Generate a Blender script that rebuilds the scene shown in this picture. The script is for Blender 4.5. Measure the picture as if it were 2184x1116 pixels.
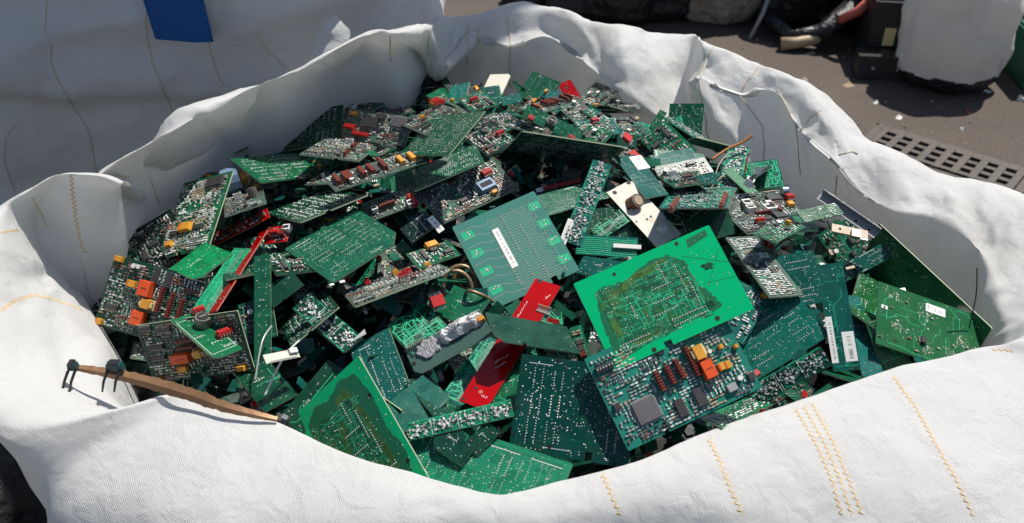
import bpy, bmesh, math, random
import numpy as np
from mathutils import Vector, Matrix, noise

for o in list(bpy.data.objects):
    bpy.data.objects.remove(o)
SC = bpy.context.scene
COL = SC.collection
R_ = math.radians

# ------------------------------------------------------------------ camera
cam = bpy.data.cameras.new('camera')
cam.sensor_width = 36.0
cam.lens = 36.0 * 1891.0 / 2184.0
cam.clip_start = 0.02
cam.clip_end = 500
cam.dof.use_dof = True
cam.dof.focus_distance = 0.98
cam.dof.aperture_fstop = 11.0
camo = bpy.data.objects.new('camera', cam)
camo.location = (0, 0, 1.7)
camo.rotation_euler = (R_(90 - 35), 0, 0)
COL.objects.link(camo)
SC.camera = camo

# ------------------------------------------------------------------ light
SUN_AZ, SUN_EL = R_(42), R_(61)
w = bpy.data.worlds.new('World')
SC.world = w
w.use_nodes = True
nt = w.node_tree
sky = nt.nodes.new('ShaderNodeTexSky')
sky.sky_type = 'NISHITA'
sky.sun_disc = False
sky.sun_elevation = SUN_EL
sky.sun_rotation = SUN_AZ
bg = nt.nodes['Background']
bg.inputs[1].default_value = 0.072
nt.links.new(sky.outputs[0], bg.inputs[0])
sun = bpy.data.lights.new('sun', 'SUN')
sun.energy = 4.4
sun.angle = R_(0.5)
sun.color = (1.0, 0.95, 0.88)
suno = bpy.data.objects.new('sun', sun)
sd = Vector((math.sin(SUN_AZ) * math.cos(SUN_EL), math.cos(SUN_AZ) * math.cos(SUN_EL), math.sin(SUN_EL)))
suno.rotation_euler = sd.to_track_quat('Z', 'Y').to_euler()
suno.location = (1, 4, 5)
COL.objects.link(suno)
SC.view_settings.view_transform = 'Standard'
SC.view_settings.look = 'None'
SC.view_settings.exposure = 0.36
SC.cycles.max_bounces = 6
SC.cycles.use_denoising = True

# ------------------------------------------------------------------ materials
MATS = {}
def new_mat(name):
    m = bpy.data.materials.new(name)
    m.use_nodes = True
    MATS[name] = m
    return m, m.node_tree.nodes, m.node_tree.links, m.node_tree.nodes['Principled BSDF']

def simple(name, col, rough=.5, metal=0.0, var=.25, scale=300, coat=0.0, bump=0.0, bscale=400):
    m, N, L, B = new_mat(name)
    B.inputs['Roughness'].default_value = rough
    B.inputs['Metallic'].default_value = metal
    B.inputs['Coat Weight'].default_value = coat
    tc = N.new('ShaderNodeTexCoord')
    nz = N.new('ShaderNodeTexNoise')
    nz.inputs['Scale'].default_value = scale
    nz.inputs['Detail'].default_value = 4
    L.new(tc.outputs['Object'], nz.inputs['Vector'])
    mx = N.new('ShaderNodeMix'); mx.data_type = 'RGBA'
    mx.inputs[6].default_value = (*[c * (1 - var) for c in col], 1)
    mx.inputs[7].default_value = (*[min(1, c * (1 + var)) for c in col], 1)
    L.new(nz.outputs['Fac'], mx.inputs[0])
    L.new(mx.outputs[2], B.inputs['Base Color'])
    if bump:
        n2 = N.new('ShaderNodeTexNoise'); n2.inputs['Scale'].default_value = bscale; n2.inputs['Detail'].default_value = 5
        L.new(tc.outputs['Object'], n2.inputs['Vector'])
        b = N.new('ShaderNodeBump'); b.inputs['Strength'].default_value = bump; b.inputs['Distance'].default_value = 0.002
        L.new(n2.outputs['Fac'], b.inputs['Height']); L.new(b.outputs[0], B.inputs['Normal'])
    return m

def pcb(name, col, light, rough=.15, pour=.55, cell=110, trace=.5, sat=.95):
    """solder mask over copper: pours tint the mask in angular cells, fine tracks run in it"""
    m, N, L, B = new_mat(name)
    B.inputs['Roughness'].default_value = rough
    B.inputs['Specular IOR Level'].default_value = .35
    tc = N.new('ShaderNodeTexCoord')
    oi = N.new('ShaderNodeObjectInfo')
    ad = N.new('ShaderNodeVectorMath'); ad.operation = 'MULTIPLY_ADD'
    ad.inputs[1].default_value = (1, 1, 1)
    cb = N.new('ShaderNodeCombineXYZ')
    ml = N.new('ShaderNodeMath'); ml.operation = 'MULTIPLY'; ml.inputs[1].default_value = 37.0
    L.new(oi.outputs['Random'], ml.inputs[0]); L.new(ml.outputs[0], cb.inputs[0]); L.new(ml.outputs[0], cb.inputs[1])
    L.new(tc.outputs['Object'], ad.inputs[0]); L.new(cb.outputs[0], ad.inputs[2])
    v1 = N.new('ShaderNodeTexVoronoi'); v1.distance = 'CHEBYCHEV'; v1.inputs['Scale'].default_value = cell
    L.new(ad.outputs[0], v1.inputs['Vector'])
    br = N.new('ShaderNodeTexBrick')
    br.inputs['Scale'].default_value = 1.0
    br.inputs['Brick Width'].default_value = .021
    br.inputs['Row Height'].default_value = .0026
    br.inputs['Mortar Size'].default_value = .00045
    br.inputs['Color1'].default_value = (0, 0, 0, 1); br.inputs['Color2'].default_value = (.25, .25, .25, 1); br.inputs['Mortar'].default_value = (1, 1, 1, 1)
    L.new(ad.outputs[0], br.inputs['Vector'])
    sp = N.new('ShaderNodeSeparateColor')
    L.new(v1.outputs['Color'], sp.inputs[0])
    th = N.new('ShaderNodeMath'); th.operation = 'GREATER_THAN'; th.inputs[1].default_value = 1 - pour
    L.new(sp.outputs[0], th.inputs[0])
    gt = N.new('ShaderNodeMath'); gt.operation = 'GREATER_THAN'; gt.inputs[1].default_value = .45
    L.new(sp.outputs[1], gt.inputs[0])
    t1 = N.new('ShaderNodeMath'); t1.operation = 'MULTIPLY'
    L.new(br.outputs['Color'], t1.inputs[0]); L.new(gt.outputs[0], t1.inputs[1])
    t2 = N.new('ShaderNodeMath'); t2.operation = 'MULTIPLY'; t2.inputs[1].default_value = trace
    L.new(t1.outputs[0], t2.inputs[0])
    t3 = N.new('ShaderNodeMath'); t3.operation = 'MULTIPLY'; t3.inputs[1].default_value = .24
    L.new(th.outputs[0], t3.inputs[0])
    mxm = N.new('ShaderNodeMath'); mxm.operation = 'MAXIMUM'
    L.new(t2.outputs[0], mxm.inputs[0]); L.new(t3.outputs[0], mxm.inputs[1])
    mx = N.new('ShaderNodeMix'); mx.data_type = 'RGBA'
    mx.inputs[6].default_value = (*col, 1); mx.inputs[7].default_value = (*light, 1)
    L.new(mxm.outputs[0], mx.inputs[0])
    # age: dust and smears, a different amount on every board
    nz = N.new('ShaderNodeTexNoise'); nz.inputs['Scale'].default_value = 38; nz.inputs['Detail'].default_value = 7
    L.new(ad.outputs[0], nz.inputs['Vector'])
    rp = N.new('ShaderNodeMapRange'); rp.inputs[1].default_value = .45; rp.inputs[2].default_value = .85; rp.inputs[4].default_value = .09
    L.new(nz.outputs['Fac'], rp.inputs[0])
    mz = N.new('ShaderNodeMix'); mz.data_type = 'RGBA'; mz.inputs[7].default_value = (.17, .21, .17, 1)
    L.new(rp.outputs[0], mz.inputs[0]); L.new(mx.outputs[2], mz.inputs[6])
    hs = N.new('ShaderNodeHueSaturation')
    mr = N.new('ShaderNodeMapRange'); mr.inputs[3].default_value = .78; mr.inputs[4].default_value = 1.22
    L.new(oi.outputs['Random'], mr.inputs[0]); L.new(mr.outputs[0], hs.inputs['Value'])
    ms = N.new('ShaderNodeMath'); ms.operation = 'FRACT'
    mm = N.new('ShaderNodeMath'); mm.operation = 'MULTIPLY'; mm.inputs[1].default_value = 17.3
    L.new(oi.outputs['Random'], mm.inputs[0]); L.new(mm.outputs[0], ms.inputs[0])
    mh = N.new('ShaderNodeMapRange'); mh.inputs[3].default_value = .485 if sat < 1 else .5; mh.inputs[4].default_value = .515 if sat < 1 else .5
    msat = N.new('ShaderNodeMapRange'); msat.inputs[3].default_value = 1.03; msat.inputs[4].default_value = sat
    L.new(ms.outputs[0], mh.inputs[0]); L.new(ms.outputs[0], msat.inputs[0])
    L.new(mh.outputs[0], hs.inputs['Hue']); L.new(msat.outputs[0], hs.inputs['Saturation'])
    L.new(mz.outputs[2], hs.inputs['Color']); L.new(hs.outputs[0], B.inputs['Base Color'])
    rr = N.new('ShaderNodeMapRange'); rr.inputs[3].default_value = rough - .04; rr.inputs[4].default_value = rough + .10
    L.new(nz.outputs['Fac'], rr.inputs[0]); L.new(rr.outputs[0], B.inputs['Roughness'])
    bp = N.new('ShaderNodeBump'); bp.inputs['Strength'].default_value = .25; bp.inputs['Distance'].default_value = .0003
    L.new(mxm.outputs[0], bp.inputs['Height']); L.new(bp.outputs[0], B.inputs['Normal'])
    return m

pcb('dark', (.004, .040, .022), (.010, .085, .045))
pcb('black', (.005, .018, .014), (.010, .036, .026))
pcb('green', (.006, .085, .040), (.014, .165, .080))
pcb('leaf', (.014, .110, .036), (.045, .200, .070), pour=.35, cell=60, trace=.25)
pcb('bright', (.004, .150, .062), (.010, .330, .140), pour=.4)
pcb('plainbright', (.003, .390, .140), (.005, .430, .165), pour=.5, cell=25, trace=.04, sat=1.05)
pcb('teal', (.005, .085, .068), (.012, .160, .125))
pcb('dteal', (.003, .052, .040), (.006, .105, .080), pour=.45, cell=34, trace=.12)
pcb('lines', (.055, .195, .145), (.030, .240, .165), pour=.5, cell=40, trace=.04)
pcb('cpu', (.010, .190, .130), (.030, .260, .180))
pcb('gray', (.060, .090, .072), (.130, .165, .135))
pcb('graygreen', (.080, .155, .135), (.095, .175, .150), pour=.3, trace=.1)
pcb('pale', (.10, .26, .14), (.16, .33, .20), trace=.2)
pcb('red', (.300, .004, .006), (.450, .006, .007), pour=.5, cell=26, trace=.05, sat=1.05)
pcb('cream', (.62, .60, .50), (.68, .66, .56), pour=.5, cell=25, trace=.05, rough=.5)
simple('olive', (.060, .165, .030), .4)
simple('linegray', (.23, .27, .23), .45)
simple('inner', (.005, .135, .052), .35)
simple('innerdark', (.004, .075, .034), .35)
simple('track', (.020, .42, .20), .35)
simple('trackgray', (.10, .19, .15), .4)
simple('edge', (.36, .42, .27), .6)
simple('edgered', (.42, .12, .08), .6)
simple('solder', (.55, .55, .53), .48, .35)
simple('silk', (.58, .60, .56), .6)
simple('void', (.004, .005, .005), .7)
simple('chip', (.040, .038, .038), .48, 0, .3, 90)
simple('chipgray', (.115, .108, .112), .52, 0, .2, 60)
simple('tin', (.44, .44, .42), .45, .5)
simple('orange', (.72, .085, .012), .42, 0, .15, 80)
simple('yellow', (.66, .30, .030), .45, 0, .2, 150)
simple('cream_plastic', (.66, .55, .27), .5, 0, .2, 90)
simple('sipred', (.17, .028, .016), .4, 0, .4, 260)
simple('brown', (.22, .062, .032), .45, 0, .3, 120)
simple('redpart', (.46, .020, .016), .4, 0, .3, 160)
simple('white_plastic', (.72, .71, .66), .5, 0, .12, 90)
simple('paper', (.80, .79, .75), .7, 0, .08, 60)
simple('ink', (.06, .06, .07), .7)
simple('can', (.20, .185, .155), .42, .6, .3, 120)
simple('bluepart', (.18, .27, .40), .4, .2, .2, 90)
simple('tan', (.40, .30, .19), .5, 0, .3, 160)
simple('lumpmetal', (.58, .56, .56), .36, .35, .5, 130, bump=.9, bscale=260)
simple('slab', (.30, .30, .31), .6, .3, .3, 120, bump=.6, bscale=300)
simple('copper', (.30, .165, .082), .48, .35, .4, 28, bump=.3, bscale=120)
simple('coilwire', (.26, .19, .105), .4, .5, .4, 90)
simple('blackplastic', (.018, .018, .019), .4, 0, .3, 20)
simple('darkteal_plastic', (.012, .055, .060), .4)
simple('orangetape', (.38, .14, .03), .5, .2)
simple('crate_green', (.010, .105, .060), .45)
simple('scrapred', (.52, .12, .09), .6)
simple('pipe', (.30, .30, .29), .5, .2)

def asphalt():
    m, N, L, B = new_mat('asphalt')
    B.inputs['Roughness'].default_value = .85
    tc = N.new('ShaderNodeTexCoord')
    a = N.new('ShaderNodeTexNoise'); a.inputs['Scale'].default_value = 1.9; a.inputs['Detail'].default_value = 8
    b = N.new('ShaderNodeTexNoise'); b.inputs['Scale'].default_value = 90; b.inputs['Detail'].default_value = 6
    L.new(tc.outputs['Object'], a.inputs['Vector']); L.new(tc.outputs['Object'], b.inputs['Vector'])
    mx = N.new('ShaderNodeMix'); mx.data_type = 'RGBA'
    mx.inputs[6].default_value = (.046, .035, .027, 1); mx.inputs[7].default_value = (.120, .094, .073, 1)
    L.new(a.outputs['Fac'], mx.inputs[0])
    m2 = N.new('ShaderNodeMix'); m2.data_type = 'RGBA'; m2.blend_type = 'MULTIPLY'; m2.inputs[0].default_value = .8
    rp = N.new('ShaderNodeMapRange'); rp.inputs[1].default_value = .3; rp.inputs[2].default_value = .7; rp.inputs[3].default_value = .5; rp.inputs[4].default_value = 1.35
    L.new(b.outputs['Fac'], rp.inputs[0]); L.new(mx.outputs[2], m2.inputs[6]); L.new(rp.outputs[0], m2.inputs[7])
    L.new(m2.outputs[2], B.inputs['Base Color'])
    bp = N.new('ShaderNodeBump'); bp.inputs['Strength'].default_value = .6; bp.inputs['Distance'].default_value = .006
    L.new(b.outputs['Fac'], bp.inputs['Height']); L.new(bp.outputs[0], B.inputs['Normal'])
asphalt()

def cloth(name, col, weave=.0010, strength=.3, transl=.38, rough=.5, crumple=.35, bd=1.0):
    """woven polypropylene tape: weave in the UV map, small crinkles in the bump"""
    m, N, L, B = new_mat(name)
    B.inputs['Roughness'].default_value = rough
    B.inputs['Specular IOR Level'].default_value = .35
    tc = N.new('ShaderNodeTexCoord')
    sx = N.new('ShaderNodeSeparateXYZ'); L.new(tc.outputs['UV'], sx.inputs[0])
    def sinw(sock, per):
        a = N.new('ShaderNodeMath'); a.operation = 'MULTIPLY'; a.inputs[1].default_value = 2 * math.pi / per
        s = N.new('ShaderNodeMath'); s.operation = 'SINE'
        L.new(sock, a.inputs[0]); L.new(a.outputs[0], s.inputs[0]); return s.outputs[0]
    pr = N.new('ShaderNodeMath'); pr.operation = 'MULTIPLY'
    L.new(sinw(sx.outputs[0], weave * 2), pr.inputs[0]); L.new(sinw(sx.outputs[1], weave * 2), pr.inputs[1])
    n1 = N.new('ShaderNodeTexNoise'); n1.inputs['Scale'].default_value = 38 / bd ** .6; n1.inputs['Detail'].default_value = 6; n1.inputs['Distortion'].default_value = .35
    L.new(tc.outputs['Object'], n1.inputs['Vector'])
    v = N.new('ShaderNodeTexVoronoi'); v.feature = 'DISTANCE_TO_EDGE'; v.inputs['Scale'].default_value = 16 / bd ** .5
    dn = N.new('ShaderNodeMix'); dn.data_type = 'VECTOR'; dn.inputs[0].default_value = .06
    L.new(tc.outputs['Object'], dn.inputs[4]); L.new(n1.outputs['Color'], dn.inputs[5]); L.new(dn.outputs[1], v.inputs['Vector'])
    b1 = N.new('ShaderNodeBump'); b1.inputs['Strength'].default_value = strength; b1.inputs['Distance'].default_value = .0009
    L.new(pr.outputs[0], b1.inputs['Height'])
    b2 = N.new('ShaderNodeBump'); b2.inputs['Strength'].default_value = crumple; b2.inputs['Distance'].default_value = .007 * bd
    L.new(n1.outputs['Fac'], b2.inputs['Height']); L.new(b1.outputs[0], b2.inputs['Normal'])
    b3 = N.new('ShaderNodeBump'); b3.inputs['Strength'].default_value = crumple * .5; b3.inputs['Distance'].default_value = .012 * bd
    L.new(v.outputs[0], b3.inputs['Height']); L.new(b2.outputs[0], b3.inputs['Normal'])
    L.new(b3.outputs[0], B.inputs['Normal'])
    n2 = N.new('ShaderNodeTexNoise'); n2.inputs['Scale'].default_value = 5; n2.inputs['Detail'].default_value = 8
    L.new(tc.outputs['Object'], n2.inputs['Vector'])
    mr = N.new('ShaderNodeMapRange'); mr.inputs[1].default_value = .53; mr.inputs[2].default_value = .80; mr.inputs[4].default_value = .42
    L.new(n2.outputs['Fac'], mr.inputs[0])
    mx = N.new('ShaderNodeMix'); mx.data_type = 'RGBA'
    mx.inputs[6].default_value = (*col, 1); mx.inputs[7].default_value = (col[0] * .66, col[1] * .62, col[2] * .54, 1)
    L.new(mr.outputs[0], mx.inputs[0])
    # thread gaps read slightly darker
    mg = N.new('ShaderNodeMapRange'); mg.inputs[1].default_value = -1; mg.inputs[2].default_value = 1; mg.inputs[3].default_value = .94; mg.inputs[4].default_value = 1.0
    L.new(pr.outputs[0], mg.inputs[0])
    m2 = N.new('ShaderNodeMix'); m2.data_type = 'RGBA'; m2.blend_type = 'MULTIPLY'; m2.inputs[0].default_value = 1
    L.new(mx.outputs[2], m2.inputs[6]); L.new(mg.outputs[0], m2.inputs[7])
    L.new(m2.outputs[2], B.inputs['Base Color'])
    tr = N.new('ShaderNodeBsdfTranslucent'); L.new(m2.outputs[2], tr.inputs[0]); L.new(b3.outputs[0], tr.inputs['Normal'])
    ms = N.new('ShaderNodeMixShader'); ms.inputs[0].default_value = transl
    out = N['Material Output']
    L.new(B.outputs[0], ms.inputs[1]); L.new(tr.outputs[0], ms.inputs[2]); L.new(ms.outputs[0], out.inputs[0])
    return m
cloth('bagcloth', (.80, .80, .785))
cloth('bagcloth_rear', (.76, .76, .75), transl=.22, crumple=.4, bd=2)
cloth('sackcloth', (.76, .75, .72), weave=.004, transl=.4, crumple=.5, bd=2.5)
cloth('binbag', (.022, .022, .024), weave=.01, strength=.02, transl=.0, rough=.30, crumple=1.0, bd=5)
cloth('greysack', (.30, .27, .23), weave=.006, transl=.0, crumple=1.0, bd=5)
cloth('webbing', (.012, .105, .36), weave=.0035, strength=.9, transl=.0, crumple=.1)
simple('thread', (.60, .42, .19), .7, 0, .25, 400)
simple('threadthin', (.60, .50, .33), .7, 0, .25, 400)
simple('iron', (.075, .065, .055), .6, .3, .5, 40, bump=.6, bscale=120)
simple('crumb', (.30, .28, .25), .8)

# ------------------------------------------------------------------ mesh helper
class MB:
    def __init__(s): s.v = []; s.f = []; s.m = []; s.slots = []
    def slot(s, mat):
        if mat not in s.slots: s.slots.append(mat)
        return s.slots.index(mat)
    def face(s, pts, mat):
        i = len(s.v); s.v += [tuple(p) for p in pts]; s.f.append(tuple(range(i, i + len(pts)))); s.m.append(s.slot(mat))
    def box(s, c, d, mat, M=None, top=None, bottom=True, taper=1.0):
        x, y, z = d[0] / 2, d[1] / 2, d[2]
        P = [(-x, -y, 0), (x, -y, 0), (x, y, 0), (-x, y, 0)] + [(a * taper, b * taper, z) for a, b in ((-x, -y), (x, -y), (x, y), (-x, y))]
        P = [Vector(p) for p in P]
        if M is not None: P = [M @ p for p in P]
        i = len(s.v); s.v += [tuple(p + Vector(c)) for p in P]
        F = [(0, 1, 5, 4), (1, 2, 6, 5), (2, 3, 7, 6), (3, 0, 4, 7)]
        k = s.slot(mat)
        for q in F: s.f.append(tuple(i + a for a in q)); s.m.append(k)
        s.f.append((i + 4, i + 5, i + 6, i + 7)); s.m.append(s.slot(top or mat))
        if bottom: s.f.append((i + 3, i + 2, i + 1, i)); s.m.append(k)
    def dot(s, x, y, z, r, h, mat, n=6):
        i = len(s.v); k = s.slot(mat); a0 = x * 911 + y * 577
        for j in range(n):
            a = a0 + j * 2 * math.pi / n; s.v.append((x + r * math.cos(a), y + r * math.sin(a), z))
        s.v.append((x, y, z + h))
        for j in range(n): s.f.append((i + j, i + (j + 1) % n, i + n)); s.m.append(k)
    def disc(s, x, y, z, r, mat, n=12):
        s.face([(x + r * math.cos(j * 2 * math.pi / n), y + r * math.sin(j * 2 * math.pi / n), z) for j in range(n)], mat)
    def strip(s, pts, wd, z, mat):
        for a, b in zip(pts[:-1], pts[1:]):
            dx, dy = b[0] - a[0], b[1] - a[1]; l = math.hypot(dx, dy) or 1
            ux, uy = dx / l, dy / l; nx, ny = -uy * wd / 2, ux * wd / 2; e = wd * .35
            s.face([(a[0] - nx - ux * e, a[1] - ny - uy * e, z), (b[0] - nx + ux * e, b[1] - ny + uy * e, z), (b[0] + nx + ux * e, b[1] + ny + uy * e, z), (a[0] + nx - ux * e, a[1] + ny - uy * e, z)], mat)
    def poly(s, pts, z, mat):
        s.face([(p[0], p[1], z) for p in pts], mat)
    def cyl(s, c, r, h, mat, top=None, n=16, axis=None):
        i = len(s.v); k = s.slot(mat); kt = s.slot(top or mat)
        for z in (0, h):
            for j in range(n):
                a = j * 2 * math.pi / n; s.v.append((c[0] + r * math.cos(a), c[1] + r * math.sin(a), c[2] + z))
        for j in range(n):
            s.f.append((i + j, i + (j + 1) % n, i + n + (j + 1) % n, i + n + j)); s.m.append(k)
        s.f.append(tuple(i + n + j for j in range(n))); s.m.append(kt)
    def tube(s, pts, r, mat, n=6):
        pts = [Vector(p) for p in pts]; rr = r if isinstance(r, (list, tuple)) else [r] * len(pts)
        i = len(s.v); k = s.slot(mat); up = Vector((.31, .17, .93))
        for j, p in enumerate(pts):
            t = (pts[min(j + 1, len(pts) - 1)] - pts[max(j - 1, 0)]).normalized()
            a = t.cross(up); a = a.normalized() if a.length > 1e-4 else t.orthogonal().normalized(); b = t.cross(a)
            for q in range(n):
                an = q * 2 * math.pi / n; s.v.append(tuple(p + (a * math.cos(an) + b * math.sin(an)) * rr[j]))
        for j in range(len(pts) - 1):
            for q in range(n):
                s.f.append((i + j * n + q, i + j * n + (q + 1) % n, i + (j + 1) * n + (q + 1) % n, i + (j + 1) * n + q)); s.m.append(k)
        s.f.append(tuple(i + q for q in range(n))[::-1]); s.m.append(k)
        s.f.append(tuple(i + (len(pts) - 1) * n + q for q in range(n))); s.m.append(k)
    def build(s, name, parent=None, smooth=False):
        me = bpy.data.meshes.new(name)
        me.from_pydata(s.v, [], s.f); me.update()
        for mt in s.slots: me.materials.append(MATS[mt])
        me.polygons.foreach_set('material_index', s.m)
        if smooth: me.polygons.foreach_set('use_smooth', [True] * len(me.polygons))
        o = bpy.data.objects.new(name, me); COL.objects.link(o)
        if parent: o.parent = parent
        return o

def tag(o, label=None, cat=None, group=None, kind=None):
    if label: o['label'] = label
    if cat: o['category'] = cat
    if group: o['group'] = group
    if kind: o['kind'] = kind
    return o
def empty(name, loc=(0, 0, 0), rz=0):
    o = bpy.data.objects.new(name, None); COL.objects.link(o); o.location = loc; o.rotation_euler = (0, 0, rz); o.empty_display_size = .05
    return o
def copy_tree(o, parent=None):
    c = o.copy(); COL.objects.link(c)
    if parent: c.parent = parent
    for ch in list(o.children): copy_tree(ch, c)
    return c

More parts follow.
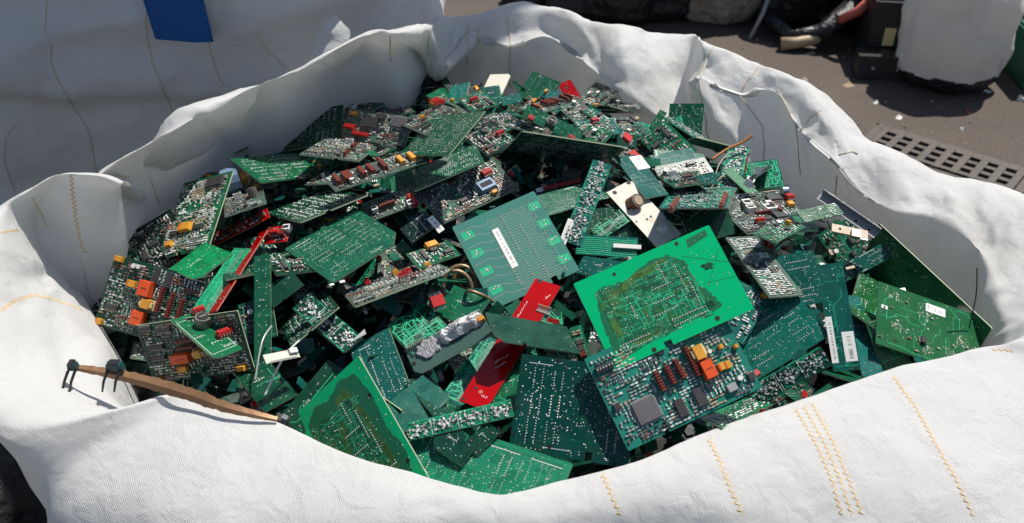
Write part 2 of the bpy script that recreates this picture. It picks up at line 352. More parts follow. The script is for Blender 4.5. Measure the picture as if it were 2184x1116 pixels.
# ------------------------------------------------------------------ tables measured for this place (metres)
SECTIONS = [
[[-0.5047, 0.8619, 0.9], [-0.5242, 0.8576, 1.09], [-0.5124, 0.8068, 1.1515], [-0.5114, 0.7886, 1.1785], [-0.5189, 0.7663, 1.225], [-0.5384, 0.7621, 1.165], [-0.4896, 0.7728, 0.85], [-0.3919, 0.7942, 0.42], [-0.3431, 0.8049, 0.0]],
[[-0.486, 0.8926, 0.9], [-0.5057, 0.8891, 1.09], [-0.5042, 0.8471, 1.1555], [-0.5029, 0.8274, 1.1845], [-0.499, 0.7905, 1.235], [-0.5186, 0.787, 1.175], [-0.4793, 0.7941, 0.85], [-0.3808, 0.8117, 0.42], [-0.3316, 0.8205, 0.0]],
[[-0.4758, 0.9355, 0.9], [-0.4957, 0.9329, 1.08], [-0.486, 0.8787, 1.154], [-0.4817, 0.8559, 1.186], [-0.474, 0.819, 1.24], [-0.4939, 0.8164, 1.18], [-0.4641, 0.8202, 0.85], [-0.3649, 0.833, 0.42], [-0.3153, 0.8394, 0.0]],
[[-0.4544, 0.9683, 0.9], [-0.4742, 0.9658, 1.08], [-0.4619, 0.9103, 1.1445], [-0.4545, 0.8823, 1.1755], [-0.4374, 0.8258, 1.235], [-0.4672, 0.8221, 1.175], [-0.5069, 0.8172, 0.85], [-0.4871, 0.8197, 0.42], [-0.4771, 0.8209, 0.0]],
[[-0.4327, 0.9954, 0.9], [-0.4526, 0.9933, 1.08], [-0.444, 0.9321, 1.136], [-0.4376, 0.9003, 1.164], [-0.4207, 0.834, 1.22], [-0.4306, 0.8329, 1.16], [-0.4903, 0.8264, 0.85], [-0.4704, 0.8285, 0.42], [-0.4605, 0.8296, 0.0]],
[[-0.4393, 1.0494, 0.9], [-0.4593, 1.048, 1.055], [-0.462, 0.9743, 1.1272], [-0.46, 0.9345, 1.1608], [-0.449, 0.8492, 1.223], [-0.469, 0.8479, 1.163], [-0.5188, 0.8444, 0.85], [-0.4989, 0.8458, 0.42], [-0.4889, 0.8465, 0.0]],
[[-0.4029, 1.1175, 0.9], [-0.4229, 1.1179, 1.055], [-0.4256, 1.0375, 1.1257], [-0.4221, 0.9917, 1.1623], [-0.4054, 0.8887, 1.238], [-0.4454, 0.8895, 1.178], [-0.4754, 0.8902, 0.85], [-0.4554, 0.8897, 0.42], [-0.4454, 0.8895, 0.0]],
[[-0.3516, 1.162, 0.9], [-0.3712, 1.166, 1.065], [-0.3742, 1.0959, 1.1362], [-0.373, 1.0534, 1.1718], [-0.3653, 0.9538, 1.243], [-0.4143, 0.9637, 1.183], [-0.4339, 0.9676, 0.85], [-0.4143, 0.9637, 0.42], [-0.4045, 0.9617, 0.0]],
[[-0.3292, 1.198, 0.9], [-0.3475, 1.2061, 1.065], [-0.3358, 1.1447, 1.1457], [-0.3302, 1.1075, 1.1823], [-0.3196, 1.02, 1.248], [-0.3654, 1.0401, 1.188], [-0.3837, 1.0481, 0.85], [-0.3654, 1.0401, 0.42], [-0.3562, 1.036, 0.0]],
[[-0.3319, 1.2808, 0.9], [-0.3485, 1.292, 1.085], [-0.3115, 1.2051, 1.1572], [-0.2956, 1.1591, 1.1908], [-0.2692, 1.0621, 1.253], [-0.3107, 1.0901, 1.193], [-0.3272, 1.1013, 0.85], [-0.3107, 1.0901, 0.42], [-0.3024, 1.0845, 0.0]],
[[-0.2698, 1.3156, 0.9], [-0.2832, 1.3304, 1.09], [-0.2613, 1.2408, 1.1622], [-0.2497, 1.2004, 1.1958], [-0.2255, 1.1287, 1.258], [-0.2591, 1.1658, 1.198], [-0.2726, 1.1806, 0.85], [-0.2591, 1.1658, 0.42], [-0.2524, 1.1583, 0.0]],
[[-0.2139, 1.3393, 0.9], [-0.2251, 1.3559, 1.095], [-0.2098, 1.2842, 1.1622], [-0.2025, 1.245, 1.1958], [-0.1886, 1.16, 1.263], [-0.2165, 1.2014, 1.203], [-0.2277, 1.218, 0.85], [-0.2165, 1.2014, 0.42], [-0.211, 1.1931, 0.0]],
[[-0.15, 1.3601, 0.9], [-0.1583, 1.3783, 1.085], [-0.1469, 1.3057, 1.1567], [-0.1426, 1.2661, 1.1913], [-0.1368, 1.1803, 1.258], [-0.1575, 1.2258, 1.198], [-0.1658, 1.244, 0.85], [-0.1575, 1.2258, 0.42], [-0.1534, 1.2167, 0.0]],
[[-0.0977, 1.3665, 0.9], [-0.1023, 1.3859, 1.085], [-0.0983, 1.3073, 1.153], [-0.1002, 1.3205, 1.1676], [-0.1043, 1.3747, 1.206], [-0.1158, 1.4234, 1.146], [-0.1204, 1.4429, 0.85], [-0.1158, 1.4234, 0.42], [-0.1135, 1.4137, 0.0]],
[[-0.0622, 1.3661, 0.9], [-0.0645, 1.3859, 1.085], [-0.0593, 1.3605, 1.173], [-0.0593, 1.3706, 1.1848], [-0.0546, 1.401, 1.202], [-0.0603, 1.4507, 1.142], [-0.0626, 1.4705, 0.85], [-0.0603, 1.4507, 0.42], [-0.0592, 1.4407, 0.0]],
[[-0.0057, 1.3471, 0.9], [-0.0055, 1.3671, 1.085], [-0.0053, 1.3452, 1.168], [-0.0039, 1.3581, 1.1822], [0.0061, 1.4089, 1.217], [0.0067, 1.4589, 1.157], [0.0069, 1.4789, 0.85], [0.0067, 1.4589, 0.42], [0.0065, 1.4489, 0.0]],
[[0.0656, 1.3287, 0.9], [0.0678, 1.3486, 1.085], [0.0616, 1.3605, 1.173], [0.0614, 1.3719, 1.186], [0.0555, 1.4122, 1.212], [0.0611, 1.4619, 1.152], [0.0633, 1.4818, 0.85], [0.0611, 1.4619, 0.42], [0.0599, 1.452, 0.0]],
[[0.1357, 1.2746, 0.9], [0.1407, 1.2939, 1.08], [0.1254, 1.2796, 1.153], [0.1261, 1.2942, 1.1684], [0.12, 1.358, 1.212], [0.1327, 1.4064, 1.152], [0.1378, 1.4258, 0.85], [0.1327, 1.4064, 0.42], [0.1302, 1.3967, 0.0]],
[[0.1818, 1.2407, 0.9], [0.1896, 1.2591, 1.075], [0.1761, 1.2297, 1.133], [0.1786, 1.2464, 1.1498], [0.18, 1.3285, 1.204], [0.1996, 1.3745, 1.144], [0.2074, 1.3929, 0.85], [0.1996, 1.3745, 0.42], [0.1957, 1.3653, 0.0]],
[[0.2289, 1.2192, 0.9], [0.2384, 1.2368, 1.07], [0.2455, 1.2213, 1.093], [0.2457, 1.243, 1.1122], [0.2264, 1.3635, 1.184], [0.25, 1.4075, 1.124], [0.2595, 1.4252, 0.85], [0.25, 1.4075, 0.42], [0.2453, 1.3987, 0.0]],
[[0.2662, 1.1895, 0.9], [0.2774, 1.2061, 1.065], [0.2725, 1.2343, 1.108], [0.2764, 1.2534, 1.126], [0.2807, 1.3564, 1.189], [0.3088, 1.3977, 1.129], [0.32, 1.4143, 0.85], [0.3088, 1.3977, 0.42], [0.3031, 1.3895, 0.0]],
[[0.2858, 1.1646, 0.9], [0.2978, 1.1806, 1.065], [0.2695, 1.2189, 1.168], [0.2744, 1.2311, 1.1817], [0.2838, 1.2849, 1.213], [0.3139, 1.3249, 1.153], [0.326, 1.3408, 0.85], [0.3139, 1.3249, 0.42], [0.3079, 1.3169, 0.0]],
[[0.3181, 1.1137, 0.9], [0.3324, 1.1278, 1.065], [0.3321, 1.198, 1.148], [0.3379, 1.2096, 1.1614], [0.3496, 1.2643, 1.191], [0.3852, 1.2993, 1.131], [0.3995, 1.3134, 0.85], [0.3852, 1.2993, 0.42], [0.3781, 1.2923, 0.0]],
[[0.3598, 1.0668, 0.9], [0.3757, 1.0789, 1.06], [0.3746, 1.1766, 1.158], [0.3807, 1.1842, 1.1698], [0.3904, 1.2138, 1.187], [0.4303, 1.244, 1.127], [0.4462, 1.2561, 0.85], [0.4303, 1.244, 0.42], [0.4223, 1.2379, 0.0]],
[[0.4012, 1.0385, 0.9], [0.4181, 1.0492, 1.055], [0.3972, 1.0982, 1.138], [0.4043, 1.1098, 1.1517], [0.4185, 1.1715, 1.183], [0.4607, 1.1983, 1.123], [0.4776, 1.209, 0.85], [0.4607, 1.1983, 0.42], [0.4523, 1.1929, 0.0]],
[[0.4382, 1.0289, 0.9], [0.4565, 1.037, 1.055], [0.4255, 1.0369, 1.128], [0.4323, 1.05, 1.141], [0.4424, 1.1287, 1.167], [0.4882, 1.1488, 1.107], [0.5065, 1.1569, 0.85], [0.4882, 1.1488, 0.42], [0.479, 1.1448, 0.0]],
[[0.4603, 1.0047, 0.9], [0.4797, 1.0094, 1.055], [0.4499, 0.9984, 1.108], [0.4577, 1.0095, 1.12], [0.4723, 1.0805, 1.139], [0.5208, 1.0924, 1.079], [0.5402, 1.0972, 0.85], [0.5208, 1.0924, 0.42], [0.5111, 1.09, 0.0]],
[[0.488, 0.9662, 0.9], [0.5078, 0.9692, 1.05], [0.4792, 0.9445, 1.108], [0.4875, 0.9568, 1.12], [0.5048, 1.0404, 1.139], [0.5542, 1.0479, 1.079], [0.574, 1.0509, 0.85], [0.5542, 1.0479, 0.42], [0.5443, 1.0464, 0.0]],
[[0.5086, 0.9057, 0.9], [0.5285, 0.9076, 1.045], [0.5236, 0.9208, 1.108], [0.5328, 0.9317, 1.12], [0.5568, 1.0074, 1.139], [0.6066, 1.0121, 1.079], [0.6265, 1.014, 0.85], [0.6066, 1.0121, 0.42], [0.5966, 1.0112, 0.0]],
[[0.5315, 0.8329, 0.9], [0.5515, 0.833, 1.04], [0.544, 0.8492, 1.108], [0.5558, 0.861, 1.1214], [0.5986, 0.9469, 1.151], [0.6486, 0.9472, 1.091], [0.6686, 0.9473, 0.85], [0.6486, 0.9472, 0.42], [0.6386, 0.9472, 0.0]],
[[0.5219, 0.781, 0.9], [0.5415, 0.777, 1.035], [0.539, 0.7828, 1.088], [0.5547, 0.7865, 1.1036], [0.6266, 0.8216, 1.149], [0.6756, 0.8117, 1.089], [0.6952, 0.8078, 0.85], [0.6756, 0.8117, 0.42], [0.6658, 0.8137, 0.0]],
[[0.519, 0.7838, 0.9], [0.5379, 0.7771, 1.015], [0.5245, 0.73, 1.0817], [0.5253, 0.712, 1.1063], [0.5419, 0.6868, 1.138], [0.589, 0.67, 1.078], [0.6078, 0.6633, 0.85], [0.589, 0.67, 0.42], [0.5796, 0.6733, 0.0]],
[[0.5218, 0.6405, 0.9], [0.4945, 0.653, 1.065], [0.4681, 0.6651, 1.095], [0.4681, 0.6651, 1.107], [0.4627, 0.6676, 1.125], [0.5414, 0.6166, 1.103], [0.5965, 0.5809, 0.9876], [0.5511, 0.6018, 0.45], [0.5329, 0.6101, 0.0]],
[[0.4186, 0.5994, 0.9], [0.3937, 0.6161, 1.06], [0.3696, 0.6322, 1.09], [0.3696, 0.6322, 1.102], [0.3646, 0.6356, 1.12], [0.3973, 0.4975, 1.098], [0.4202, 0.4008, 0.9826], [0.3786, 0.4286, 0.45], [0.362, 0.4397, 0.0]],
[[0.3102, 0.5514, 0.9], [0.2896, 0.5732, 1.055], [0.2697, 0.5943, 1.085], [0.2697, 0.5943, 1.097], [0.2656, 0.5986, 1.115], [0.2915, 0.4868, 1.093], [0.3096, 0.4085, 0.9776], [0.2753, 0.4448, 0.45], [0.2616, 0.4594, 0.0]],
[[0.2041, 0.5079, 0.9], [0.1897, 0.5342, 1.05], [0.1757, 0.5596, 1.08], [0.1757, 0.5596, 1.092], [0.1729, 0.5649, 1.11], [0.1973, 0.4859, 1.088], [0.2144, 0.4306, 0.9726], [0.1903, 0.4745, 0.45], [0.1807, 0.492, 0.0]],
[[0.1248, 0.4715, 0.9], [0.116, 0.5002, 1.05], [0.1076, 0.528, 1.08], [0.1076, 0.528, 1.092], [0.1058, 0.5337, 1.11], [0.1217, 0.4835, 1.088], [0.1328, 0.4483, 0.9726], [0.1182, 0.4962, 0.45], [0.1123, 0.5153, 0.0]],
[[0.0514, 0.4524, 0.9], [0.0479, 0.4822, 1.045], [0.0444, 0.511, 1.075], [0.0444, 0.511, 1.087], [0.0437, 0.517, 1.105], [0.0523, 0.4754, 1.083], [0.0583, 0.4464, 0.9676], [0.0523, 0.496, 0.45], [0.0499, 0.5159, 0.0]],
[[-0.0056, 0.4376, 0.9], [-0.0052, 0.4676, 1.045], [-0.0049, 0.4966, 1.075], [-0.0049, 0.4966, 1.087], [-0.0048, 0.5026, 1.105], [-0.0027, 0.4684, 1.083], [-0.0013, 0.4444, 0.9676], [-0.0007, 0.4944, 0.45], [-0.0004, 0.5144, 0.0]],
[[-0.0529, 0.4473, 0.9], [-0.0493, 0.477, 1.045], [-0.0458, 0.5058, 1.075], [-0.0458, 0.5058, 1.087], [-0.045, 0.5118, 1.105], [-0.0516, 0.4707, 1.083], [-0.0562, 0.442, 0.9676], [-0.0502, 0.4916, 0.45], [-0.0477, 0.5115, 0.0]],
[[-0.092, 0.4592, 0.9], [-0.0856, 0.4885, 1.045], [-0.0794, 0.5168, 1.075], [-0.0794, 0.5168, 1.087], [-0.0781, 0.5227, 1.105], [-0.0985, 0.4707, 1.083], [-0.1128, 0.4343, 0.9676], [-0.1022, 0.4832, 0.45], [-0.0979, 0.5027, 0.0]],
[[-0.1717, 0.4839, 0.9], [-0.1598, 0.5114, 1.05], [-0.1483, 0.538, 1.08], [-0.1483, 0.538, 1.092], [-0.1459, 0.5435, 1.11], [-0.184, 0.4716, 1.088], [-0.2108, 0.4212, 0.9726], [-0.1909, 0.4671, 0.45], [-0.1829, 0.4855, 0.0]],
[[-0.2515, 0.522, 0.9], [-0.2343, 0.5465, 1.055], [-0.2176, 0.5702, 1.085], [-0.2176, 0.5702, 1.097], [-0.2141, 0.5752, 1.115], [-0.2548, 0.4772, 1.093], [-0.2833, 0.4085, 0.9776], [-0.2545, 0.4495, 0.45], [-0.243, 0.4658, 0.0]],
[[-0.308, 0.5425, 0.9], [-0.2878, 0.5646, 1.06], [-0.2683, 0.5861, 1.09], [-0.2683, 0.5861, 1.102], [-0.2642, 0.5905, 1.12], [-0.3322, 0.4892, 1.09], [-0.3492, 0.4638, 0.9425], [-0.3425, 0.4712, 0.45], [-0.329, 0.486, 0.0]],
[[-0.3616, 0.5554, 0.9], [-0.3393, 0.5754, 1.065], [-0.3177, 0.5948, 1.095], [-0.3177, 0.5948, 1.107], [-0.3132, 0.5988, 1.125], [-0.3965, 0.5092, 1.085], [-0.399, 0.5065, 0.9238], [-0.3916, 0.5132, 0.45], [-0.3767, 0.5266, 0.0]],
[[-0.3689, 0.6488, 0.9], [-0.3843, 0.636, 1.1], [-0.3842, 0.5889, 1.135], [-0.391, 0.568, 1.145], [-0.4185, 0.5314, 1.15], [-0.4216, 0.5289, 1.1], [-0.3954, 0.5506, 0.85], [-0.3186, 0.6146, 0.42], [-0.2802, 0.6466, 0.0]],
[[-0.4058, 0.7217, 0.9], [-0.4223, 0.7105, 1.09], [-0.4258, 0.6378, 1.141], [-0.4327, 0.61, 1.159], [-0.4568, 0.5716, 1.18], [-0.4668, 0.5649, 1.12], [-0.432, 0.5884, 0.85], [-0.3491, 0.6444, 0.42], [-0.3076, 0.6723, 0.0]],
[[-0.4505, 0.7873, 0.9], [-0.4684, 0.7783, 1.09], [-0.4688, 0.7111, 1.1475], [-0.4734, 0.6819, 1.1725], [-0.4914, 0.6325, 1.215], [-0.5093, 0.6235, 1.155], [-0.4646, 0.646, 0.85], [-0.3753, 0.6909, 0.42], [-0.3306, 0.7134, 0.0]],
[[-0.4845, 0.833, 0.9], [-0.5035, 0.8267, 1.09], [-0.4989, 0.7657, 1.1515], [-0.5003, 0.742, 1.1785], [-0.5104, 0.7082, 1.225], [-0.5293, 0.7019, 1.165], [-0.482, 0.7178, 0.85], [-0.3872, 0.7497, 0.42], [-0.3398, 0.7657, 0.0]],
]

BOARDS = [
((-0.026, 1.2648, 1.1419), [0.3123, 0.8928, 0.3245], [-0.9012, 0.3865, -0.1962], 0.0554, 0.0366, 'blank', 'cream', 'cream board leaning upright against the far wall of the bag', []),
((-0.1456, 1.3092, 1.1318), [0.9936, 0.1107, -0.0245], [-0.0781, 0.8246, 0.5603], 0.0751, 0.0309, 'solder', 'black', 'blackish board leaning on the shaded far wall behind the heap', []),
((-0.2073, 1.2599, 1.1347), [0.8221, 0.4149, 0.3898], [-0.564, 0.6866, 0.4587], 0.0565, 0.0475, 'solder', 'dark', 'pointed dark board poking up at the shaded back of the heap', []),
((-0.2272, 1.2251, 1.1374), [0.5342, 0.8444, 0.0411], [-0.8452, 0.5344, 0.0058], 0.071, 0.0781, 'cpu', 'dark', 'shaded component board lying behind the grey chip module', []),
((-0.1067, 1.3071, 1.1339), [0.8769, 0.4143, 0.2438], [-0.4802, 0.7785, 0.4041], 0.0105, 0.0309, 'plain', 'dark', 'tiny dark green strip leaning on the far bag wall', []),
((-0.0297, 1.2256, 1.1463), [0.9779, 0.1949, 0.0754], [-0.2081, 0.8756, 0.436], 0.0278, 0.0305, 'plain', 'teal', 'small teal board lying in front of the cream upright board', []),
((-0.001, 1.2025, 1.1487), [0.9625, 0.2455, 0.1159], [-0.2712, 0.8524, 0.447], 0.0307, 0.0162, 'plain', 'teal', 'small teal scrap beside the cream upright board', []),
((0.0556, 1.2274, 1.1456), [0.6414, 0.7285, 0.2408], [-0.7604, 0.6454, 0.0727], 0.0202, 0.0273, 'plain', 'teal', 'bright turquoise scrap next to the upright red piece', [('ycap', -0.0007, 0.0052, 0.0069, 0.0041)]),
((0.0886, 1.2448, 1.1405), [0.9063, 0.3383, 0.2533], [-0.4194, 0.7931, 0.4417], 0.0206, 0.043, 'blank', 'red', 'dark red board standing upright with one hole at the far rim', [('hole', -0.0017, 0.0108, 0.0044, 0.005)]),
((-0.0504, 1.1947, 1.1491), [0.8743, 0.4834, 0.0441], [-0.4846, 0.8744, 0.0241], 0.0439, 0.0518, 'cpu', 'green', 'green component board just behind the far teal scraps', []),
((0.0584, 1.1683, 1.1578), [0.447, 0.8566, -0.2577], [-0.8613, 0.4899, 0.1348], 0.168, 0.0289, 'redrow', 'gray', 'board edge with a row of red chips near the upright red piece', []),
((0.0928, 1.1558, 1.152), [0.8446, 0.5323, 0.0573], [-0.5336, 0.8282, 0.1715], 0.0386, 0.0427, 'smd', 'gray', 'grey component board beside the standing green board', []),
((0.1335, 1.1239, 1.1511), [0.7501, 0.6537, 0.0998], [-0.6611, 0.7453, 0.0865], 0.0172, 0.0835, 'smd', 'green', 'narrow board lying along the far right wall, seen nearly edge on', []),
((0.1644, 1.1145, 1.1484), [0.8533, 0.4837, -0.1947], [-0.4818, 0.8742, 0.0603], 0.0496, 0.0562, 'smd', 'green', 'flat green board near the lit wedge of the far wall', []),
((0.2063, 1.1402, 1.1458), [0.5182, 0.7177, 0.4652], [-0.8537, 0.4013, 0.3319], 0.0336, 0.0108, 'plain', 'green', 'small green tab standing up before the sunlit fold', []),
((0.208, 1.0591, 1.1489), [0.8024, 0.3957, 0.4468], [-0.5376, 0.8043, 0.2531], 0.0446, 0.0674, 'smd', 'green', 'green board with white printed marks below the sunlit fold', []),
((0.1172, 1.0961, 1.1557), [0.9257, 0.3724, -0.0656], [-0.3552, 0.9159, 0.1873], 0.0573, 0.037, 'smd', 'teal', 'teal board with a red part behind the standing green board', [('red', 0.0002, 0.0114, 0.0115, 0.0073)]),
((0.1128, 1.073, 1.1567), [0.5445, 0.8043, 0.2379], [-0.8296, 0.5583, 0.011], 0.0301, 0.0377, 'smd', 'green', 'small green board with components right of the standing green board', []),
((0.1534, 1.0636, 1.1522), [0.9782, -0.1778, 0.1074], [0.1055, 0.8706, 0.4805], 0.0259, 0.0185, 'blank', 'dark', 'dark square board with a pale edge among the far boards', []),
((0.2198, 1.0239, 1.1466), [0.9806, 0.1169, -0.1574], [-0.0536, 0.9321, 0.3581], 0.0696, 0.0243, 'plain', 'green', 'plain green board under the white marked board', []),
((0.2115, 1.0172, 1.1499), [0.9552, 0.2945, 0.0293], [-0.2922, 0.9226, 0.2518], 0.0598, 0.0289, 'solder', 'teal', 'teal board in the far right heap with soldered underside', []),
((0.2195, 0.9972, 1.1459), [0.9457, 0.3247, 0.0179], [-0.3156, 0.9033, 0.2906], 0.0736, 0.0272, 'smd', 'gray', 'long grey board with metal strip in the far right heap', []),
((0.2124, 0.956, 1.1562), [0.9869, 0.144, 0.0722], [-0.1134, 0.9395, -0.3233], 0.0485, 0.0794, 'cpu', 'green', 'green board crowded with parts under the metal strip', []),
((0.2348, 0.9255, 1.172), [0.9882, -0.0123, 0.1525], [-0.0691, 0.8534, 0.5166], 0.0206, 0.0143, 'plain', 'teal', 'little teal board by the crossed wires', []),
((0.2931, 0.9736, 1.1373), [0.909, 0.4162, 0.0224], [-0.4161, 0.903, 0.1072], 0.0148, 0.0725, 'plain', 'pale', 'pale green pointed board tilted against the right wall', []),
((0.3107, 0.9268, 1.1366), [0.9729, 0.2305, -0.0151], [-0.2307, 0.9729, -0.0145], 0.0688, 0.0615, 'cpu', 'gray', 'jumbled grey board with white connectors near the right wall', [('wconn', -0.0263, 0.0006, 0.0111, 0.012), ('ocap', 0.0258, -0.0107, 0.0087, 0.0083), ('red', 0.0324, 0.0043, 0.0101, 0.0101), ('bcap', 0.0323, 0.0173, 0.0076, 0.0103), ('chip', 0.0142, 0.0093, 0.0188, 0.012)]),
((0.2917, 0.8834, 1.1402), [0.9469, 0.3148, -0.0654], [-0.3178, 0.9473, -0.0413], 0.064, 0.0507, 'cpu', 'gray', 'grey board of loose parts left of the flat green board', [('wconn', 0.0249, 0.0189, 0.0143, 0.0126), ('wconn', 0.03, 0.0234, 0.0079, 0.0191), ('wconn', 0.0011, 0.0234, 0.0117, 0.0081), ('chip', 0.03, 0.0038, 0.0169, 0.0138)]),
((0.3046, 0.8435, 1.1533), [0.5251, 0.7779, -0.3451], [-0.8131, 0.5783, 0.0663], 0.1317, 0.0267, 'cpu', 'green', 'curved edge component board below the jumbled parts', []),
((0.3708, 0.9079, 1.1365), [0.9432, 0.332, 0.0088], [-0.3252, 0.918, 0.2271], 0.0557, 0.0196, 'plain', 'green', 'green board with white print at the right wall', []),
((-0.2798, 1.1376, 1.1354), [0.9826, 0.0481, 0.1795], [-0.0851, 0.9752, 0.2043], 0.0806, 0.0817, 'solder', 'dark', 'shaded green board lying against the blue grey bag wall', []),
((-0.226, 1.047, 1.1488), [0.991, -0.1176, -0.0642], [0.0942, 0.9526, -0.2894], 0.0771, 0.1154, 'cpu', 'gray', 'thin component board below the shaded board at the wall', []),
((-0.1865, 1.1007, 1.1517), [0.9163, -0.3967, 0.0559], [0.2634, 0.7018, 0.6619], 0.1022, 0.0477, 'module', 'gray', 'board with a grey square chip and red parts behind the big left boards', [('gchip', 0.0311, 0.0132, 0.0188, 0.0147), ('red', -0.0395, -0.0036, 0.0166, 0.0074), ('chip', -0.0115, 0.0074, 0.0253, 0.0162), ('ocap', -0.0389, 0.0164, 0.0106, 0.0054), ('red', -0.0198, -0.0122, 0.0253, 0.0054), ('chip', 0.0036, 0.0179, 0.0133, 0.0081)]),
((-0.1043, 1.0538, 1.1902), [0.8426, 0.4467, 0.3008], [-0.3539, 0.8803, -0.316], 0.0605, 0.1243, 'cpu', 'gray', 'component board with orange parts at the back of the heap', [('ocap', 0.0282, 0.0601, 0.0164, 0.0221), ('red', 0.0282, 0.0601, 0.0148, 0.0312), ('red', 0.0282, 0.0596, 0.0118, 0.022), ('ocap', 0.0282, 0.0601, 0.0095, 0.018)]),
((0.0095, 1.1123, 1.1527), [0.3104, 0.9076, -0.2826], [-0.9266, 0.3553, 0.1232], 0.0559, 0.0936, 'smd', 'gray', 'grey board with a long pale edge in the far middle', []),
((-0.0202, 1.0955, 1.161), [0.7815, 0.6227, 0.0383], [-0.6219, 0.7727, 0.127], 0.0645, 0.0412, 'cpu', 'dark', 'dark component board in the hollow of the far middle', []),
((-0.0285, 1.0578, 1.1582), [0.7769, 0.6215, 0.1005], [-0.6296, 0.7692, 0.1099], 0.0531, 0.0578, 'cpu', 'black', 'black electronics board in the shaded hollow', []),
((-0.0859, 0.9564, 1.2164), [0.4596, -0.7847, 0.4159], [0.6019, 0.6196, 0.5038], 0.1527, 0.0674, 'solder', 'green', 'green soldered board pointing to the far rim, centre of the far slope', []),
((0.0552, 1.0791, 1.1694), [0.9029, -0.2286, -0.3639], [0.3994, 0.759, 0.5142], 0.0841, 0.0206, 'plain', 'green', 'plain green board standing on its edge with a round can', [('can', -0.0035, -0.0013, 0.0138, 0.0155), ('red', -0.0302, -0.0083, 0.0088, 0.0084), ('red', 0.03, -0.0082, 0.0088, 0.0056)]),
((-0.2208, 0.9753, 1.147), [0.808, -0.4945, 0.3204], [0.5158, 0.8564, 0.0209], 0.0832, 0.0379, 'smd', 'gray', 'grey ribbed board between the left boards', []),
((-0.1615, 0.9247, 1.1855), [0.8104, 0.5859, -0.0043], [-0.5827, 0.8066, 0.0992], 0.1216, 0.0317, 'redrow', 'gray', 'long board edge with a row of brown red chips, left of centre', []),
((-0.334, 0.9509, 1.1357), [0.9199, 0.3568, 0.1627], [-0.3004, 0.9079, -0.2922], 0.0494, 0.165, 'cpu', 'gray', 'board with yellow transformer and metal can under the upper left board', [('bobbin', 0.0036, 0.0742, 0.0168, 0.068), ('can', 0.0125, -0.0313, 0.0122, 0.0578), ('blue', -0.008, 0.0216, 0.0207, 0.0337)]),
((-0.3019, 1.0129, 1.1401), [0.4553, 0.8094, -0.371], [-0.7708, 0.5669, 0.2907], 0.1225, 0.0563, 'solder', 'green', 'green soldered board, upper left corner of the heap', []),
((-0.4003, 0.9995, 1.1274), [0.9558, -0.205, 0.2109], [0.1727, 0.9716, 0.1619], 0.0674, 0.035, 'cpu', 'black', 'dark board against the left wall behind the white component board', []),
((-0.4427, 0.8485, 1.101), [0.8504, 0.3688, 0.3752], [-0.5112, 0.7476, 0.4239], 0.134, 0.0838, 'cpu', 'black', 'dark board standing against the left bag wall', [('bcap', -0.0478, 0.0186, 0.016, 0.0078), ('bobbin', -0.0307, 0.0228, 0.0107, 0.0065), ('chip', 0.0318, 0.011, 0.0108, 0.0065)]),
((-0.3933, 0.7659, 1.1096), [0.9598, -0.2544, -0.1188], [0.2569, 0.625, 0.7371], 0.1135, 0.0795, 'relay', 'dark', 'dark component board with two orange relays, far left', [('relay', -0.0076, 0.0127, 0.0142, 0.0173), ('relay', -0.006, -0.0201, 0.0142, 0.0161), ('bobbin', -0.0013, -0.0031, 0.0174, 0.0111), ('ycap', -0.0262, 0.0138, 0.011, 0.0076), ('ycap', -0.049, 0.0363, 0.01, 0.0062), ('ycap', -0.0496, -0.0347, 0.0072, 0.0066), ('sip', 0.0112, 0.0054, 0.0049, 0.0278), ('sip', 0.024, 0.0024, 0.0049, 0.0278), ('sip', 0.0366, 0.0015, 0.0049, 0.0227), ('chip', -0.0414, -0.0161, 0.0143, 0.0056), ('chip', -0.0023, 0.0295, 0.0066, 0.0183), ('chip', 0.0134, 0.0282, 0.0065, 0.0183), ('wcap', -0.0291, 0.0333, 0.0055, 0.0051), ('wcap', -0.0235, 0.0337, 0.005, 0.0046)]),
((-0.3232, 0.8808, 1.1317), [0.8892, 0.2783, 0.3632], [-0.3923, 0.8723, 0.2919], 0.0787, 0.0148, 'redrow', 'red', 'red board edge with red parts on the left slope', []),
((-0.3718, 0.8854, 1.1478), [0.8931, -0.2648, 0.3637], [0.0996, 0.9048, 0.4141], 0.0789, 0.1083, 'white_rows', 'green', 'board with pale rows of parts and a white square, left side', [('sticker', -0.0219, 0.0352, 0.0104, 0.0078), ('ycap', -0.0074, -0.0181, 0.0188, 0.0112), ('chip', -0.0374, 0.0062, 0.0135, 0.0057), ('chip', 0.013, -0.0214, 0.0142, 0.0062), ('chip', -0.0249, -0.0233, 0.0103, 0.0056), ('ocap', -0.0246, -0.0389, 0.0102, 0.0067), ('chip', 0.0164, 0.0419, 0.026, 0.0131)]),
((-0.2998, 0.8474, 1.1172), [0.9182, 0.3958, -0.0165], [-0.3787, 0.8645, -0.3304], 0.0786, 0.1747, 'solder', 'dark', 'dark board under the vertical green strip', []),
((-0.3431, 0.8021, 1.1391), [0.5284, 0.8428, 0.1024], [-0.8463, 0.5325, -0.0159], 0.0527, 0.044, 'plain', 'bright', 'bright green corner of a board below the pale component board', []),
((-0.3107, 0.7706, 1.1371), [0.1827, 0.9804, 0.0737], [-0.9798, 0.1878, -0.0689], 0.1091, 0.0241, 'traces', 'bright', 'bright green board alongside the thin red edge', []),
((-0.2954, 0.7823, 1.142), [0.8614, -0.132, 0.4904], [0.1365, 0.9903, 0.0268], 0.0116, 0.1464, 'blank', 'red', 'thin red board seen on its edge beside bright green board', []),
